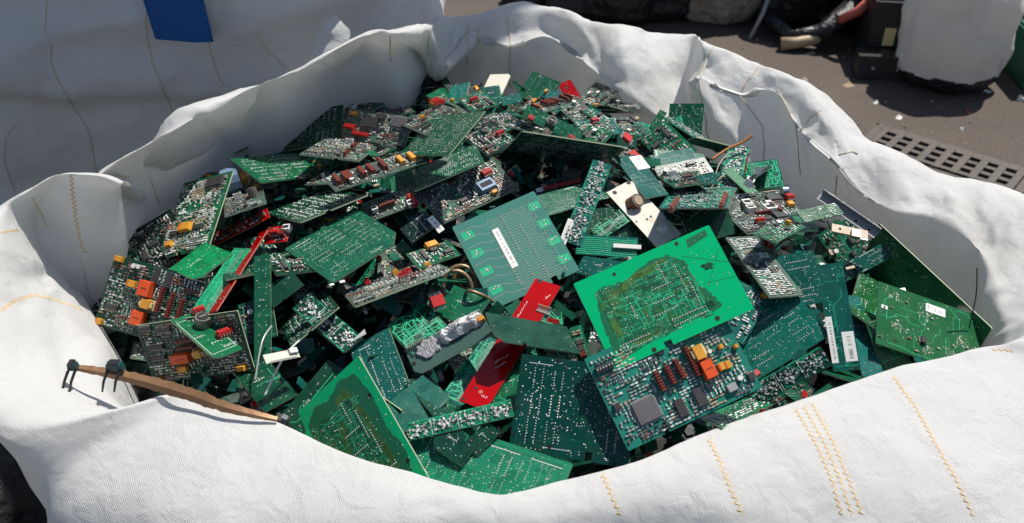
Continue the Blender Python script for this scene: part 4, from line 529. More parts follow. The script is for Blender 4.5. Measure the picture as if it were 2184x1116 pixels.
SEAMS = [
(0.0024, 0, [(-0.466, 0.8203, 1.237), (-0.4687, 0.8223, 1.2271), (-0.4708, 0.8235, 1.2176), (-0.4728, 0.8242, 1.2082), (-0.4746, 0.8255, 1.1976), (-0.4763, 0.8265, 1.1869), (-0.4777, 0.827, 1.1765), (-0.4789, 0.8271, 1.1662), (-0.4802, 0.8272, 1.1557), (-0.4808, 0.8263, 1.1458), (-0.48, 0.8256, 1.1304)]),
(0.0022, 0, [(-0.474, 0.6474, 1.1909), (-0.4762, 0.6615, 1.1857), (-0.4785, 0.6762, 1.1803), (-0.4779, 0.6898, 1.1731), (-0.4788, 0.706, 1.1639), (-0.4768, 0.7161, 1.1541), (-0.4759, 0.7284, 1.1426), (-0.474, 0.7342, 1.1353), (-0.4723, 0.7405, 1.1276), (-0.4692, 0.7447, 1.1214), (-0.4661, 0.7498, 1.1133), (-0.4656, 0.7595, 1.1015)]),
(0.0015, 0, [(-0.507, 0.7368, 1.2187), (-0.5084, 0.756, 1.209), (-0.5092, 0.7766, 1.198)]),
(0, 0, [(-0.5005, 0.7975, 1.2212), (-0.5025, 0.8036, 1.2075), (-0.5048, 0.8103, 1.193), (-0.5068, 0.812, 1.183), (-0.5078, 0.812, 1.1739)]),
(0.0018, 0, [(-0.4471, 0.8515, 1.2217), (-0.4402, 0.86, 1.2146), (-0.4463, 0.888, 1.1975), (-0.443, 0.898, 1.1906)]),
(0, 0, [(-0.4335, 0.9247, 1.1742), (-0.433, 0.9252, 1.1627), (-0.4325, 0.9257, 1.1509), (-0.4323, 0.9323, 1.1387), (-0.4314, 0.9375, 1.1271)]),
(0.0024, 0, [(0.0783, 0.5231, 1.1087), (0.0806, 0.5144, 1.1089), (0.083, 0.5068, 1.1078), (0.0855, 0.5, 1.1054), (0.0882, 0.494, 1.1021), (0.0909, 0.489, 1.0981), (0.0938, 0.4847, 1.0932)]),
(0.0026, 0, [(0.1772, 0.5616, 1.111), (0.1787, 0.5524, 1.1114), (0.1803, 0.5438, 1.1113), (0.182, 0.5357, 1.1108), (0.1832, 0.528, 1.1096), (0.1846, 0.5209, 1.1079), (0.1861, 0.5142, 1.1059), (0.1876, 0.5079, 1.1036), (0.1894, 0.5031, 1.1015), (0.1912, 0.4987, 1.0991), (0.1931, 0.4945, 1.0965), (0.195, 0.4905, 1.0937), (0.1971, 0.4869, 1.0904)]),
(0.0022, 0, [(0.2636, 0.595, 1.1156), (0.2648, 0.5874, 1.1155), (0.2659, 0.5798, 1.1155), (0.2672, 0.5726, 1.1152), (0.2685, 0.5658, 1.1146), (0.2699, 0.5593, 1.1139), (0.2714, 0.5528, 1.1131), (0.2722, 0.5461, 1.112), (0.273, 0.5395, 1.1108), (0.274, 0.5332, 1.1094), (0.2749, 0.527, 1.1079), (0.2759, 0.5209, 1.1064), (0.2761, 0.5151, 1.1051), (0.2764, 0.5096, 1.1035), (0.2769, 0.5045, 1.1014), (0.2775, 0.4996, 1.0992), (0.2781, 0.4948, 1.0969), (0.2789, 0.4904, 1.0942), (0.2797, 0.486, 1.0915)]),
(0.0022, 0, [(0.2718, 0.5982, 1.116), (0.2728, 0.5905, 1.1159), (0.2739, 0.5829, 1.1158), (0.2749, 0.5755, 1.1155), (0.2761, 0.5685, 1.115), (0.2774, 0.5618, 1.1143), (0.2787, 0.5553, 1.1135), (0.2794, 0.5479, 1.1124), (0.2802, 0.5408, 1.1112), (0.2812, 0.5339, 1.1097), (0.2822, 0.5275, 1.108), (0.2832, 0.5211, 1.1063), (0.2836, 0.5152, 1.105), (0.2841, 0.5098, 1.1033), (0.2848, 0.5047, 1.1012), (0.2857, 0.4998, 1.0989), (0.2866, 0.4951, 1.0965), (0.2876, 0.4908, 1.0938), (0.2886, 0.4863, 1.0912)]),
(0.0022, 0, [(0.2802, 0.6018, 1.1161), (0.2812, 0.594, 1.116), (0.2821, 0.5863, 1.1158), (0.2832, 0.5789, 1.1154), (0.2842, 0.5716, 1.115), (0.2853, 0.5647, 1.1144), (0.2865, 0.5579, 1.1138), (0.2871, 0.5504, 1.1127), (0.2877, 0.5432, 1.1115), (0.2885, 0.5363, 1.1101), (0.2893, 0.5296, 1.1086), (0.2902, 0.5231, 1.1069), (0.2911, 0.5169, 1.1051), (0.292, 0.5113, 1.1032), (0.293, 0.5059, 1.1011), (0.2941, 0.5008, 1.0988), (0.2952, 0.4959, 1.0963), (0.2965, 0.4911, 1.0937), (0.2977, 0.4863, 1.0912)]),
(0.0022, 0, [(0.3665, 0.6333, 1.1203), (0.3679, 0.626, 1.1199), (0.3694, 0.6188, 1.1194), (0.3709, 0.6119, 1.1189), (0.3724, 0.6051, 1.1183), (0.3741, 0.5986, 1.1174), (0.3749, 0.5917, 1.1165), (0.3754, 0.5846, 1.1158), (0.376, 0.5776, 1.1152), (0.3768, 0.5709, 1.1143), (0.3774, 0.5642, 1.1135), (0.3779, 0.5573, 1.113), (0.3785, 0.5507, 1.1124), (0.3793, 0.5438, 1.1115), (0.3801, 0.537, 1.1106), (0.3811, 0.5305, 1.1094), (0.3822, 0.5242, 1.1081), (0.3833, 0.518, 1.1068), (0.384, 0.5127, 1.1053), (0.3849, 0.5077, 1.1035), (0.3859, 0.5028, 1.1017), (0.3871, 0.4983, 1.0995), (0.3883, 0.4939, 1.0972), (0.3896, 0.4895, 1.0949), (0.3908, 0.4851, 1.0926)]),
(0.0018, 0, [(0.476, 0.6675, 1.1269), (0.4826, 0.6671, 1.1272), (0.4892, 0.6666, 1.1277), (0.4952, 0.6634, 1.1272), (0.5014, 0.6603, 1.1265)]),
(0, 0, [(-0.1655, 1.16, 1.2577), (-0.1724, 1.203, 1.2317), (-0.1735, 1.2051, 1.2211), (-0.1733, 1.2047, 1.2108), (-0.1729, 1.2035, 1.2006)]),
(0, 0, [(-0.1229, 1.2475, 1.2314), (-0.1236, 1.2566, 1.218), (-0.1243, 1.2655, 1.2044), (-0.1251, 1.2712, 1.1911), (-0.1259, 1.276, 1.178)]),
(0, 0, [(-0.0703, 1.3721, 1.1955), (-0.0708, 1.3612, 1.1872), (-0.071, 1.3436, 1.1816), (-0.0709, 1.336, 1.1717), (-0.0742, 1.3893, 1.1371), (-0.075, 1.3972, 1.1202)]),
(0, 0, [(-0.0067, 1.3858, 1.2074), (-0.0054, 1.3795, 1.1974), (-0.0041, 1.3753, 1.1865), (-0.0028, 1.3626, 1.1789), (-0.0015, 1.3478, 1.1722), (-0.0022, 1.3494, 1.1599), (-0.003, 1.3553, 1.1456), (-0.0038, 1.36, 1.1317), (-0.0046, 1.3642, 1.1177), (-0.0031, 1.3716, 1.1022), (-0.0016, 1.3704, 1.0902)]),
(0.001, 0, [(0.3, 1.2692, 1.2015), (0.2945, 1.2603, 1.1958), (0.2901, 1.2567, 1.1879), (0.2844, 1.247, 1.1826), (0.2743, 1.2262, 1.173)]),
(0, 0, [(0.2743, 1.2262, 1.173), (0.2761, 1.2191, 1.164), (0.2779, 1.2121, 1.1551), (0.2809, 1.2108, 1.1436), (0.2834, 1.2067, 1.1332), (0.2863, 1.2006, 1.1235), (0.2896, 1.1959, 1.113), (0.2936, 1.1943, 1.101), (0.2974, 1.192, 1.0897), (0.3008, 1.1879, 1.0793)]),
(0.001, 0, [(0.3673, 1.2423, 1.1809), (0.3592, 1.2336, 1.1759), (0.3517, 1.227, 1.1701), (0.3448, 1.2227, 1.1634), (0.3363, 1.212, 1.1495)]),
(0, 0, [(0.3363, 1.212, 1.1495), (0.3417, 1.2044, 1.1443), (0.3467, 1.1956, 1.1397), (0.3516, 1.1866, 1.1352), (0.3565, 1.1755, 1.1293), (0.3615, 1.1649, 1.1233), (0.3623, 1.1588, 1.1138), (0.3622, 1.1496, 1.1059), (0.3616, 1.1391, 1.0987), (0.3612, 1.1304, 1.0902), (0.3613, 1.1234, 1.0808), (0.3615, 1.1167, 1.0712)]),
(0, 0, [(0.3817, 1.1749, 1.17), (0.3844, 1.1623, 1.1661), (0.3874, 1.151, 1.1618), (0.3904, 1.1399, 1.1574), (0.3913, 1.1323, 1.151), (0.3943, 1.1306, 1.1417), (0.3956, 1.1242, 1.1347), (0.3953, 1.1132, 1.1301), (0.3976, 1.1096, 1.1217), (0.3997, 1.1065, 1.113), (0.401, 1.1012, 1.1055), (0.4023, 1.0958, 1.098), (0.4034, 1.0902, 1.0907), (0.4043, 1.0835, 1.0839)]),
(0.001, 0, [(0.4241, 1.1177, 1.1715), (0.4165, 1.1163, 1.1669), (0.4102, 1.1183, 1.1606), (0.4037, 1.1144, 1.1483), (0.3991, 1.099, 1.1402)]),
(0, 0, [(0.4394, 1.0557, 1.1322), (0.4561, 1.0589, 1.1326), (0.4689, 1.0529, 1.1316)]),
(0, 0, [(0.4436, 1.0559, 1.1069), (0.4459, 1.0588, 1.0906), (0.4465, 1.0572, 1.0766), (0.4448, 1.0502, 1.062)]),
(0, 1, [(-0.705, 1.3343, 1.2506), (-0.7074, 1.3334, 1.2397), (-0.7097, 1.3322, 1.2288), (-0.7115, 1.3302, 1.2181), (-0.7128, 1.3272, 1.2077), (-0.7154, 1.3266, 1.1964), (-0.7193, 1.3284, 1.184), (-0.7224, 1.3285, 1.1721), (-0.7214, 1.3271, 1.162), (-0.7187, 1.3223, 1.1533), (-0.7158, 1.3173, 1.1446), (-0.714, 1.3142, 1.1351), (-0.7098, 1.3094, 1.124), (-0.7071, 1.3074, 1.1116), (-0.7116, 1.3188, 1.0929), (-0.7238, 1.3472, 1.0689), (-0.7239, 1.3531, 1.0551), (-0.7209, 1.3533, 1.0438), (-0.7168, 1.3516, 1.0334), (-0.7128, 1.3502, 1.0228), (-0.7163, 1.3536, 1.0079), (-0.7198, 1.3572, 0.9926), (-0.7237, 1.3614, 0.9769), (-0.7262, 1.3629, 0.9623), (-0.7296, 1.366, 0.9468), (-0.7339, 1.3709, 0.93)]),
(0, 1, [(-0.5438, 1.2957, 1.2636), (-0.5446, 1.2927, 1.2543), (-0.5451, 1.2892, 1.2452), (-0.5467, 1.288, 1.2351), (-0.5508, 1.2927, 1.2229), (-0.5546, 1.2966, 1.2108), (-0.5572, 1.3017, 1.1987), (-0.5586, 1.3039, 1.1875), (-0.559, 1.3038, 1.1772), (-0.5588, 1.3023, 1.1673), (-0.5561, 1.3001, 1.1576), (-0.5536, 1.2981, 1.1479), (-0.5512, 1.2968, 1.1377), (-0.55, 1.2981, 1.1263), (-0.5521, 1.3075, 1.1102), (-0.5624, 1.3368, 1.0846), (-0.5666, 1.3516, 1.0652), (-0.5652, 1.3531, 1.0517)]),
(0, 1, [(-0.4649, 1.3049, 1.2054), (-0.4639, 1.3038, 1.1909), (-0.4647, 1.3081, 1.1741), (-0.464, 1.3091, 1.163), (-0.4636, 1.3109, 1.1514), (-0.463, 1.3123, 1.1399), (-0.4597, 1.3123, 1.128), (-0.4562, 1.312, 1.1162)]),
(0, 1, [(-0.3926, 1.3126, 1.2085), (-0.3906, 1.3214, 1.1964), (-0.3878, 1.3277, 1.1852), (-0.385, 1.3341, 1.1737), (-0.3806, 1.3399, 1.1629), (-0.3754, 1.3431, 1.153), (-0.3695, 1.3441, 1.1439), (-0.3553, 1.3478, 1.1328)]),
(0, 1, [(-0.8297, 1.3531, 1.037), (-0.8413, 1.3507, 1.026), (-0.8528, 1.3483, 1.015), (-0.8608, 1.3499, 0.9964), (-0.8717, 1.3558, 0.9753), (-0.8761, 1.3584, 0.9556), (-0.8837, 1.3658, 0.9328), (-0.8907, 1.3759, 0.9129), (-0.8947, 1.3813, 0.8953), (-0.8948, 1.3807, 0.881)]),
]


# ------------------------------------------------------------------ ground
g = MB(); g.face([(-60, -60, 0), (60, -60, 0), (60, 60, 0), (-60, 60, 0)], 'asphalt')
go = g.build('ground'); tag(go, 'dark brownish asphalt yard', None, None, 'structure')

# ------------------------------------------------------------------ the big open bag
def catmull(P, t, closed):
    n = len(P)
    i = int(math.floor(t)); f = t - i
    g_ = (lambda k: P[k % n]) if closed else (lambda k: P[max(0, min(n - 1, k))])
    p0, p1, p2, p3 = g_(i - 1), g_(i), g_(i + 1), g_(i + 2)
    return .5 * ((2 * p1) + (-p0 + p2) * f + (2 * p0 - 5 * p1 + 4 * p2 - p3) * f * f + (-p0 + 3 * p1 - 3 * p2 + p3) * f ** 3)

def fold(p, seed, freq):
    """flat-sided creases: warped triangle waves"""
    q = p * freq
    wv = noise.noise_vector(q * .6 + Vector((seed, seed * 2, 0)))
    q = q + wv * .9
    s = 0
    for k, d in enumerate(((.8, .3, .5), (-.4, .9, .2), (.3, -.5, .85), (.9, .1, -.5))):
        t = q.dot(Vector(d)) + seed * 1.7 + k * .37
        s += abs((t - math.floor(t)) - .5) * 2 * (1, .8, .7, .6)[k]
    return s / 3.1 - .5

def crumple(U, V, size, amp, seed, stretch=1.0):
    """flat facets between random creases over a sheet with coordinates U, V (metres)"""
    from mathutils.geometry import delaunay_2d_cdt
    rg = random.Random(seed)
    u0, u1, v0, v1 = U.min() - size, U.max() + size, V.min() - size, V.max() + size
    nu_, nv_ = int((u1 - u0) / (size * stretch)) + 1, int((v1 - v0) / size) + 1
    pts = [Vector((u0 + (i + rg.uniform(-.1, 1.1)) * size * stretch, v0 + (j + rg.uniform(-.1, 1.1)) * size)) for i in range(nu_) for j in range(nv_)]
    vs, _, tris, *_r = delaunay_2d_cdt(pts, [], [], 0, 1e-6)
    hts = [rg.uniform(-1, 1) for _ in vs]
    out = np.zeros(U.shape)
    for tr in tris:
        a, b, c = (np.array(vs[k]) for k in tr)
        m = (U >= min(a[0], b[0], c[0])) & (U <= max(a[0], b[0], c[0])) & (V >= min(a[1], b[1], c[1])) & (V <= max(a[1], b[1], c[1]))
        if not m.any(): continue
        det = (b[1] - c[1]) * (a[0] - c[0]) + (c[0] - b[0]) * (a[1] - c[1])
        if abs(det) < 1e-12: continue
        x, y = U[m], V[m]
        l0 = ((b[1] - c[1]) * (x - c[0]) + (c[0] - b[0]) * (y - c[1])) / det
        l1 = ((c[1] - a[1]) * (x - c[0]) + (a[0] - c[0]) * (y - c[1])) / det
        l2 = 1 - l0 - l1
        ins = (l0 >= -1e-9) & (l1 >= -1e-9) & (l2 >= -1e-9)
        z = l0 * hts[tr[0]] + l1 * hts[tr[1]] + l2 * hts[tr[2]]
        cur = out[m]; cur[ins] = z[ins]; out[m] = cur
    return out * amp

def build_bag():
    S = np.array(SECTIONS)
    NS = len(S); NU = 16; VS = [5, 9, 6, 14, 13, 9, 6, 4]
    cols = []
    prof = []
    for k, n in enumerate(VS):
        prof += [k + j / n for j in range(n)]
    prof.append(len(VS))
    for iu in range(NS * NU):
        cs = catmull(S, iu / NU, True)
        cols.append([catmull(cs, t, False) for t in prof])
    G = np.array(cols)                              # [u, v, 3]
    nu, nv = G.shape[:2]
    du = np.roll(G, -1, 0) - np.roll(G, 1, 0)
    dv = np.empty_like(G); dv[:, 1:-1] = G[:, 2:] - G[:, :-2]; dv[:, 0] = G[:, 1] - G[:, 0]; dv[:, -1] = G[:, -1] - G[:, -2]
    Nn = np.cross(dv, du); Nn /= np.linalg.norm(Nn, axis=2, keepdims=True) + 1e-9
    ul = np.concatenate([[0], np.cumsum(np.linalg.norm(np.diff(G[:, 34], axis=0), axis=1))])
    vl = np.concatenate([np.zeros((nu, 1)), np.cumsum(np.linalg.norm(np.diff(G, axis=1), axis=2), axis=1)], 1)
    vmid = vl[:, 34:35]
    UU = np.repeat(ul[:, None], nv, 1); VV = vl - vmid
    K1 = crumple(UU, VV, .085, 1.0, 4, 1.2); K2 = crumple(UU, VV, .036, 1.0, 9, 1.3); K3 = crumple(UU, VV, .018, 1.0, 12)
    seam_fade = np.minimum(1, np.minimum(UU, UU.max() - UU) / .06)
    verts = []
    for i in range(nu):
        for j in range(nv):
            p = Vector(G[i, j]); n = Vector(Nn[i, j])
            back = max(0.0, min(1.0, (p.y - .62) / .35))
            inner = 1.0 if prof[j] < 4.3 else .8
            sf = seam_fade[i, j] * (.4 + .6 * min(1, abs(prof[j] - 4) / .7))
            a = (.0125 * back * inner + .0035) * sf
            d = a * K1[i, j] + a * .42 * K2[i, j] + (.0016 * back + .0004) * sf * K3[i, j] + (.012 * back + .003) * fold(p, 3.1, 5.0) + .0004 * noise.noise(p * 60) + .003 * noise.noise(p * 12)
            if j < 6: d *= .3
            verts.append(tuple(p + n * d))
    faces = []
    for i in range(nu):
        i2 = (i + 1) % nu
        for j in range(nv - 1):
            faces.append((i * nv + j, i * nv + j + 1, i2 * nv + j + 1, i2 * nv + j))
    me = bpy.data.meshes.new('bulk_bag'); me.from_pydata(verts, [], faces); me.update()
    uv = me.uv_layers.new(name='UVMap')
    k = 0
    tot = ul[-1] + .02
    for i in range(nu):
        i2 = i + 1
        ua = ul[i]; ub = ul[i2] if i2 < nu else tot
        for j in range(nv - 1):
            for (uu, jj, ii) in ((ua, j, i), (ua, j + 1, i), (ub, j + 1, i2 % nu), (ub, j, i2 % nu)):
                uv.data[k].uv = (uu, vl[ii, jj] - vmid[ii, 0]); k += 1
    me.materials.append(MATS['bagcloth'])
    me.polygons.foreach_set('use_smooth', [True] * len(me.polygons))
    o = bpy.data.objects.new('bulk_bag', me); COL.objects.link(o)
    tag(o, 'open white woven bulk bag full of circuit boards, rim folded outward', 'bulk bag')
    return o
BAG = build_bag()

def stitch_row(pts, parent, zig):
    """pts: points of a seam, laid on the cloth of the bag"""
    P, Nv = [], []
    for a, b in zip(pts[:-1], pts[1:]):
        a, b = Vector(a), Vector(b); n = max(1, int((b - a).length / .004))
        for k in range(n):
            ok, co, no, _ = parent.closest_point_on_mesh(a.lerp(b, k / n))
            if no.dot(Vector((0, 0, 1.7)) - co) < 0: no = -no
            P.append(co); Nv.append(no)
    mb = MB()
    if not zig:
        mb.tube([p + n * .0004 for p, n in zip(P, Nv)], .0008, 'threadthin', 5)
        return mb.build('seam', parent, True)
    s = 0; step = .0029; k = 0; side = 1
    L = [0]
    for a, b in zip(P[:-1], P[1:]): L.append(L[-1] + (b - a).length)
    kk = mb.slot('thread')
    while s < L[-1]:
        while k < len(P) - 2 and L[k + 1] < s: k += 1
        f = (s - L[k]) / max(1e-6, L[k + 1] - L[k])
        p = P[k].lerp(P[k + 1], f); n = Nv[k].lerp(Nv[k + 1], f).normalized()
        t = (P[k + 1] - P[k]).normalized(); c = n.cross(t).normalized()
        a = p + c * zig * side - t * step * .5; b = p - c * zig * .5 * side + t * step * .5
        u = (b - a).normalized(); sd_ = n.cross(u) * .0006
        i0 = len(mb.v); m = (a + b) / 2
        for q, hh in ((a, .0001), (m, .0007), (b, .0001)):
            mb.v += [tuple(q - sd_ + n * .0001), tuple(q + n * (hh + .0002)), tuple(q + sd_ + n * .0001)]
        for q in (0, 3):
            for r in (0, 1): mb.f.append((i0 + q + r, i0 + q + r + 1, i0 + q + r + 4, i0 + q + r + 3)); mb.m.append(kk)
        s += step; side = -side
    return mb.build('stitching', parent, True)

for zig, rear, pts in SEAMS:
    if not rear: stitch_row(pts, BAG, zig)

# ------------------------------------------------------------------ circuit boards
T = .0016
SMD_MATS = ['tin', 'chip', 'tan', 'white_plastic', 'chip', 'tin', 'silk', 'brown']

def dip(mb, x, y, n, ang, rng, r=.0008, pitch=.0026, gap=.0078, rows=2):
    ca, sa = math.cos(ang), math.sin(ang)
    for rw in range(rows):
        for i in range(n):
            a = (i - (n - 1) / 2) * pitch; b = (rw - (rows - 1) / 2) * gap
            yield x + a * ca - b * sa, y + a * sa + b * ca, r

def put_dots(mb, it, w, h, z=0.0, mat='solder'):
    for x, y, r in it:
        if abs(x) < w / 2 - .001 and abs(y) < h / 2 - .001:
            mb.dot(x, y, z + .00005, r, .0006, mat)

def lay_smd(rng, w, h, dens=1.0, rows=False, mats=SMD_MATS, avoid=()):
    mb = MB()
    px, py = (.0042, .0030)
    nx, ny = max(1, int((w - .004) / px)), max(1, int((h - .004) / py))
    for i in range(nx):
        for j in range(ny):
            x = -w / 2 + .002 + (i + .5) * px + rng.uniform(-.0006, .0006); y = -h / 2 + .002 + (j + .5) * py + rng.uniform(-.0004, .0004)
            f = noise.noise(Vector((x * 60 + w * 999, y * 60, h * 777)))
            if rng.random() > dens * (.62 + f * .6): continue
            if any(abs(x - a[0]) < a[2] / 2 + .001 and abs(y - a[1]) < a[3] / 2 + .001 for a in avoid): continue
            br_ = random.Random(int(w * 1e5) * 31 + (i // 5) * 97 + (j // 3) * 13); bm, bo = br_.choice(mats), br_.random()
            m = bm if rng.random() < .78 else rng.choice(mats)
            if rows: d = (.0034, .0012, .0011)
            elif bo < .5: d = (rng.uniform(.0022, .0036), rng.uniform(.0011, .0018), rng.uniform(.0008, .0018))
            else: d = (rng.uniform(.0011, .0018), rng.uniform(.002, .0026), rng.uniform(.0008, .0018))
            mb.box((x, y, 0), d, m, bottom=False)
            if m in ('chip', 'tan', 'brown') and rng.random() < .8:
                mb.box((x - d[0] / 2 - .0003, y, 0), (.0007, d[1] * .9, d[2] * .8), 'tin', bottom=False)
                mb.box((x + d[0] / 2 + .0003, y, 0), (.0007, d[1] * .9, d[2] * .8), 'tin', bottom=False)
    return mb

def make_part(kind, x, y, sx, sy, par, rng):
    mb = MB(); name = kind; smooth = False
    if kind == 'chip':
        name = 'chip'; long_x = sx >= sy
        mb.box((x, y, .0006), (sx, sy, .0030), 'chip', taper=.94)
        n = max(3, int(max(sx, sy) / .0025))
        for i in range(n):
            t = (i - (n - 1) / 2) / n
            for sgn in (-1, 1):
                if long_x: mb.box((x + t * sx, y + sgn * (sy / 2 + .0006), 0), (.0011, .0016, .0014), 'tin', bottom=False)
                else: mb.box((x + sgn * (sx / 2 + .0006), y + t * sy, 0), (.0016, .0011, .0014), 'tin', bottom=False)
        if max(sx, sy) > .008: mb.disc(x - sx * .36, y - sy * .36, .00365, min(sx, sy) * .07, 'chipgray', 8)
    elif kind == 'gchip':
        name = 'square_chip'
        mb.box((x, y, .0006), (sx, sy, .0030), 'chipgray', taper=.95)
        for q in range(4):
            for i in range(18):
                t = (i - 8.5) / 18.5
                if q < 2: mb.box((x + t * sx, y + (q * 2 - 1) * (sy / 2 + .0009), 0), (.0007, .0018, .0009), 'tin', bottom=False)
                else: mb.box((x + (q * 2 - 5) * (sx / 2 + .0009), y + t * sy, 0), (.0018, .0007, .0009), 'tin', bottom=False)
        mb.disc(x - sx * .36, y - sy * .36, .00365, sx * .04, 'chip', 10)
    elif kind == 'sip':
        name = 'resistor_pack'; lx = sx >= sy; n = max(4, int(max(sx, sy) / .0026))
        for i in range(n):
            t = (i - (n - 1) / 2) / n
            c = (x + (t * sx if lx else 0), y + (0 if lx else t * sy), .0008)
            mb.box(c, ((sx / n * .9) if lx else sx, sy if lx else (sy / n * .9), .0062), 'sipred', taper=.8)
            for sg in (-1, 1):
                cc = (c[0], y + sg * sy * .55, 0) if lx else (x + sg * sx * .55, c[1], 0)
                mb.box(cc, (.0008, .0008, .003), 'tin', bottom=False)
    elif kind == 'relay':
        name = 'relay'
        mb.box((x, y, .0006), (sx, sy, .0095), 'orange', taper=.93)
        mb.box((x, y, 0), (sx * .9, sy * .9, .0008), 'chip')
        mb.box((x, y, .0101), (sx * .5, sy * .06, .00015), 'sipred')
    elif kind == 'bobbin':
        name = 'transformer'
        mb.box((x, y, .0005), (sx, sy, .0032), 'cream_plastic', taper=.97)
        mb.box((x, y, .0037), (sx * .62, sy * .98, .006), 'yellow', taper=.9)
        mb.box((x, y, .0047), (sx * .9, sy * .5, .0035), 'cream_plastic')
        for sg in (-1, 1):
            for i in range(4): mb.box((x + sg * sx * .53, y + (i - 1.5) * sy * .22, 0), (.0012, .0008, .003), 'tin', bottom=False)
    elif kind in ('ycap', 'ocap'):
        name = 'capacitor'
        mb.box((x, y, .0006), (sx, sy, .0050), 'yellow', taper=.88)
        mb.box((x - sx * .3, y, .0056), (sx * .1, sy * .8, .0001), 'orange')
    elif kind == 'wcap':
        name = 'round_capacitor'; smooth = False
        mb.cyl((x, y, 0), sx * .5, .0058, 'tin', 'white_plastic', 14)
    elif kind == 'can':
        name = 'metal_can'
        mb.cyl((x, y, 0), sx * .5, .0105, 'can', 'can', 20)
        mb.cyl((x, y, .0105), sx * .36, .0012, 'can', 'void', 16)
        mb.box((x, y, .0117), (sx * .5, .0009, .0004), 'tin')
    elif kind == 'crystal':
        name = 'crystal'; mb.box((x, y, .0005), (sx, sy, .0036), 'tin', taper=.9)
    elif kind == 'header':
        name = 'pin_header'; mb.box((x, y, 0), (sx, sy, .005), 'chip')
        n = 6
        for i in range(n):
            mb.box((x + (i - 2.5) / n * sx, y, .005), (sx * .07, sy * .3, .0015), 'tin', bottom=False)
    elif kind in ('red', 'brown'):
        name = 'connector'; mt = 'redpart' if kind == 'red' else 'brown'; lx = sx >= sy; n = 5
        mb.box((x, y, .0004), (sx, sy, .0050), mt, taper=.95)
        for i in range(n):
            t = (i - 2) / 5.4
            mb.box((x + (t * sx if lx else 0), y + (0 if lx else t * sy), .0054), ((sx * .12) if lx else sx * .7, sy * .7 if lx else sy * .12, .0018), mt)
            mb.box((x + (t * sx if lx else sx * .6), y - (sy * .6 if lx else -t * sy), 0), (.0009, .0009, .004), 'tin', bottom=False)
    elif kind in ('wconn', 'bconn'):
        name = 'connector'; mt = 'white_plastic' if kind == 'wconn' else 'bluepart'
        mb.box((x, y, 0), (sx, sy, .007), mt, taper=.96)
        mb.box((x, y, .007), (sx * .74, sy * .5, .0002), 'void')
        for i in range(4): mb.box((x + (i - 1.5) * sx * .2, y - sy * .55, 0), (.001, .003, .0012), 'tin', bottom=False)
    elif kind in ('bcap', 'blue'):
        name = 'capacitor'
        n = 12; i0 = len(mb.v); r = sy * .5; k = mb.slot('bluepart'); k2 = mb.slot('tin')
        for xx in (-sx / 2, sx / 2):
            for j in range(n):
                a = j * 2 * math.pi / n; mb.v.append((x + xx, y + r * math.cos(a), r + r * math.sin(a)))
        for j in range(n): mb.f.append((i0 + j, i0 + (j + 1) % n, i0 + n + (j + 1) % n, i0 + n + j)); mb.m.append(k)
        mb.f.append(tuple(i0 + j for j in range(n))); mb.m.append(k2); mb.f.append(tuple(i0 + n + j for j in range(n))); mb.m.append(k2)
    elif kind == 'sticker':
        name = 'paper_label'
        mb.box((x, y, .00008), (sx, sy, .0003), 'paper')
        lx = sx >= sy; n = int(max(sx, sy) / .0012)
        for i in range(n):
            if rng.random() < .35: continue
            t = (i - (n - 1) / 2) / n * .84; wd = rng.uniform(.0002, .0006)
            if lx: mb.box((x + t * sx, y - sy * .06, .00038), (wd, sy * .34, .00004), 'ink')
            else: mb.box((x + sx * .05, y + t * sy, .00038), (sx * .34, wd, .00004), 'ink')
    elif kind == 'hole':
        return None
    elif kind == 'comb':
        name = 'pin_row'; lx = sx >= sy; n = 9
        for i in range(n):
            t = (i - (n - 1) / 2) / n
            mb.box((x + (t * sx if lx else 0), y + (0 if lx else t * sy), 0), (.0010, .0060, .0012) if lx else (.0060, .0010, .0012), 'tin')
            mb.box((x + (t * sx if lx else 0), y + (0.002 if lx else t * sy), .0012), (.0009, .0009, .005), 'tan')
    elif kind in ('lump', 'slab'):
        name = 'solder_lump' if kind == 'lump' else 'solder_sheet'; smooth = True
        nx, ny = 56, 22; i0 = len(mb.v); k = mb.slot('lumpmetal' if kind == 'lump' else 'slab')
        for i in range(nx + 1):
            for j in range(ny + 1):
                u, v_ = i / nx * 2 - 1, j / ny * 2 - 1
                q = Vector((u * 2.1, v_ * 1.0, 3.3 if kind == 'lump' else 9.1))
                rad = math.sqrt((abs(u) ** 2.6) + (abs(v_) ** 2.2))
                e = 1 - rad + .35 * noise.noise(q * 1.7)
                hh = max(0, e) ** .5
                if kind == 'lump': z = hh * (.010 + .006 * noise.noise(q * 1.3)) + .0012 * noise.noise(q * 9) * (hh > 0) + .0018 * abs(noise.noise(q * 4.5)) * (hh > 0)
                else: z = min(hh * .006, .0022) + .0006 * noise.noise(q * 7) * (hh > 0)
                mb.v.append((x + u * sx / 2, y + v_ * sy / 2, z + (.00012 if hh > 0 else -.0006)))
        for i in range(nx):
            for j in range(ny):
                a = i0 + i * (ny + 1) + j; mb.f.append((a, a + ny + 1, a + ny + 2, a + 1)); mb.m.append(k)
    elif kind == 'button':
        name = 'push_button'
        mb.box((x, y, 0), (sx, sy, .0055), 'white_plastic', taper=.94); mb.cyl((x, y, .0055), sx * .3, .0012, 'white_plastic', 'white_plastic', 14)
        mb.cyl((x, y, .0067), sx * .12, .0004, 'tan', 'tan', 10)
    elif kind == 'shard':
        name = 'paper_shard'
        mb.face([(x - sx / 2, y + sy * .2, .002), (x + sx * .4, y - sy * .5, .003), (x + sx / 2, y - sy * .05, .006)], 'paper')
        mb.face([(x - sx / 2, y + sy * .2, .0016), (x + sx / 2, y - sy * .05, .0056), (x + sx * .4, y - sy * .5, .0026)], 'paper')
    else:
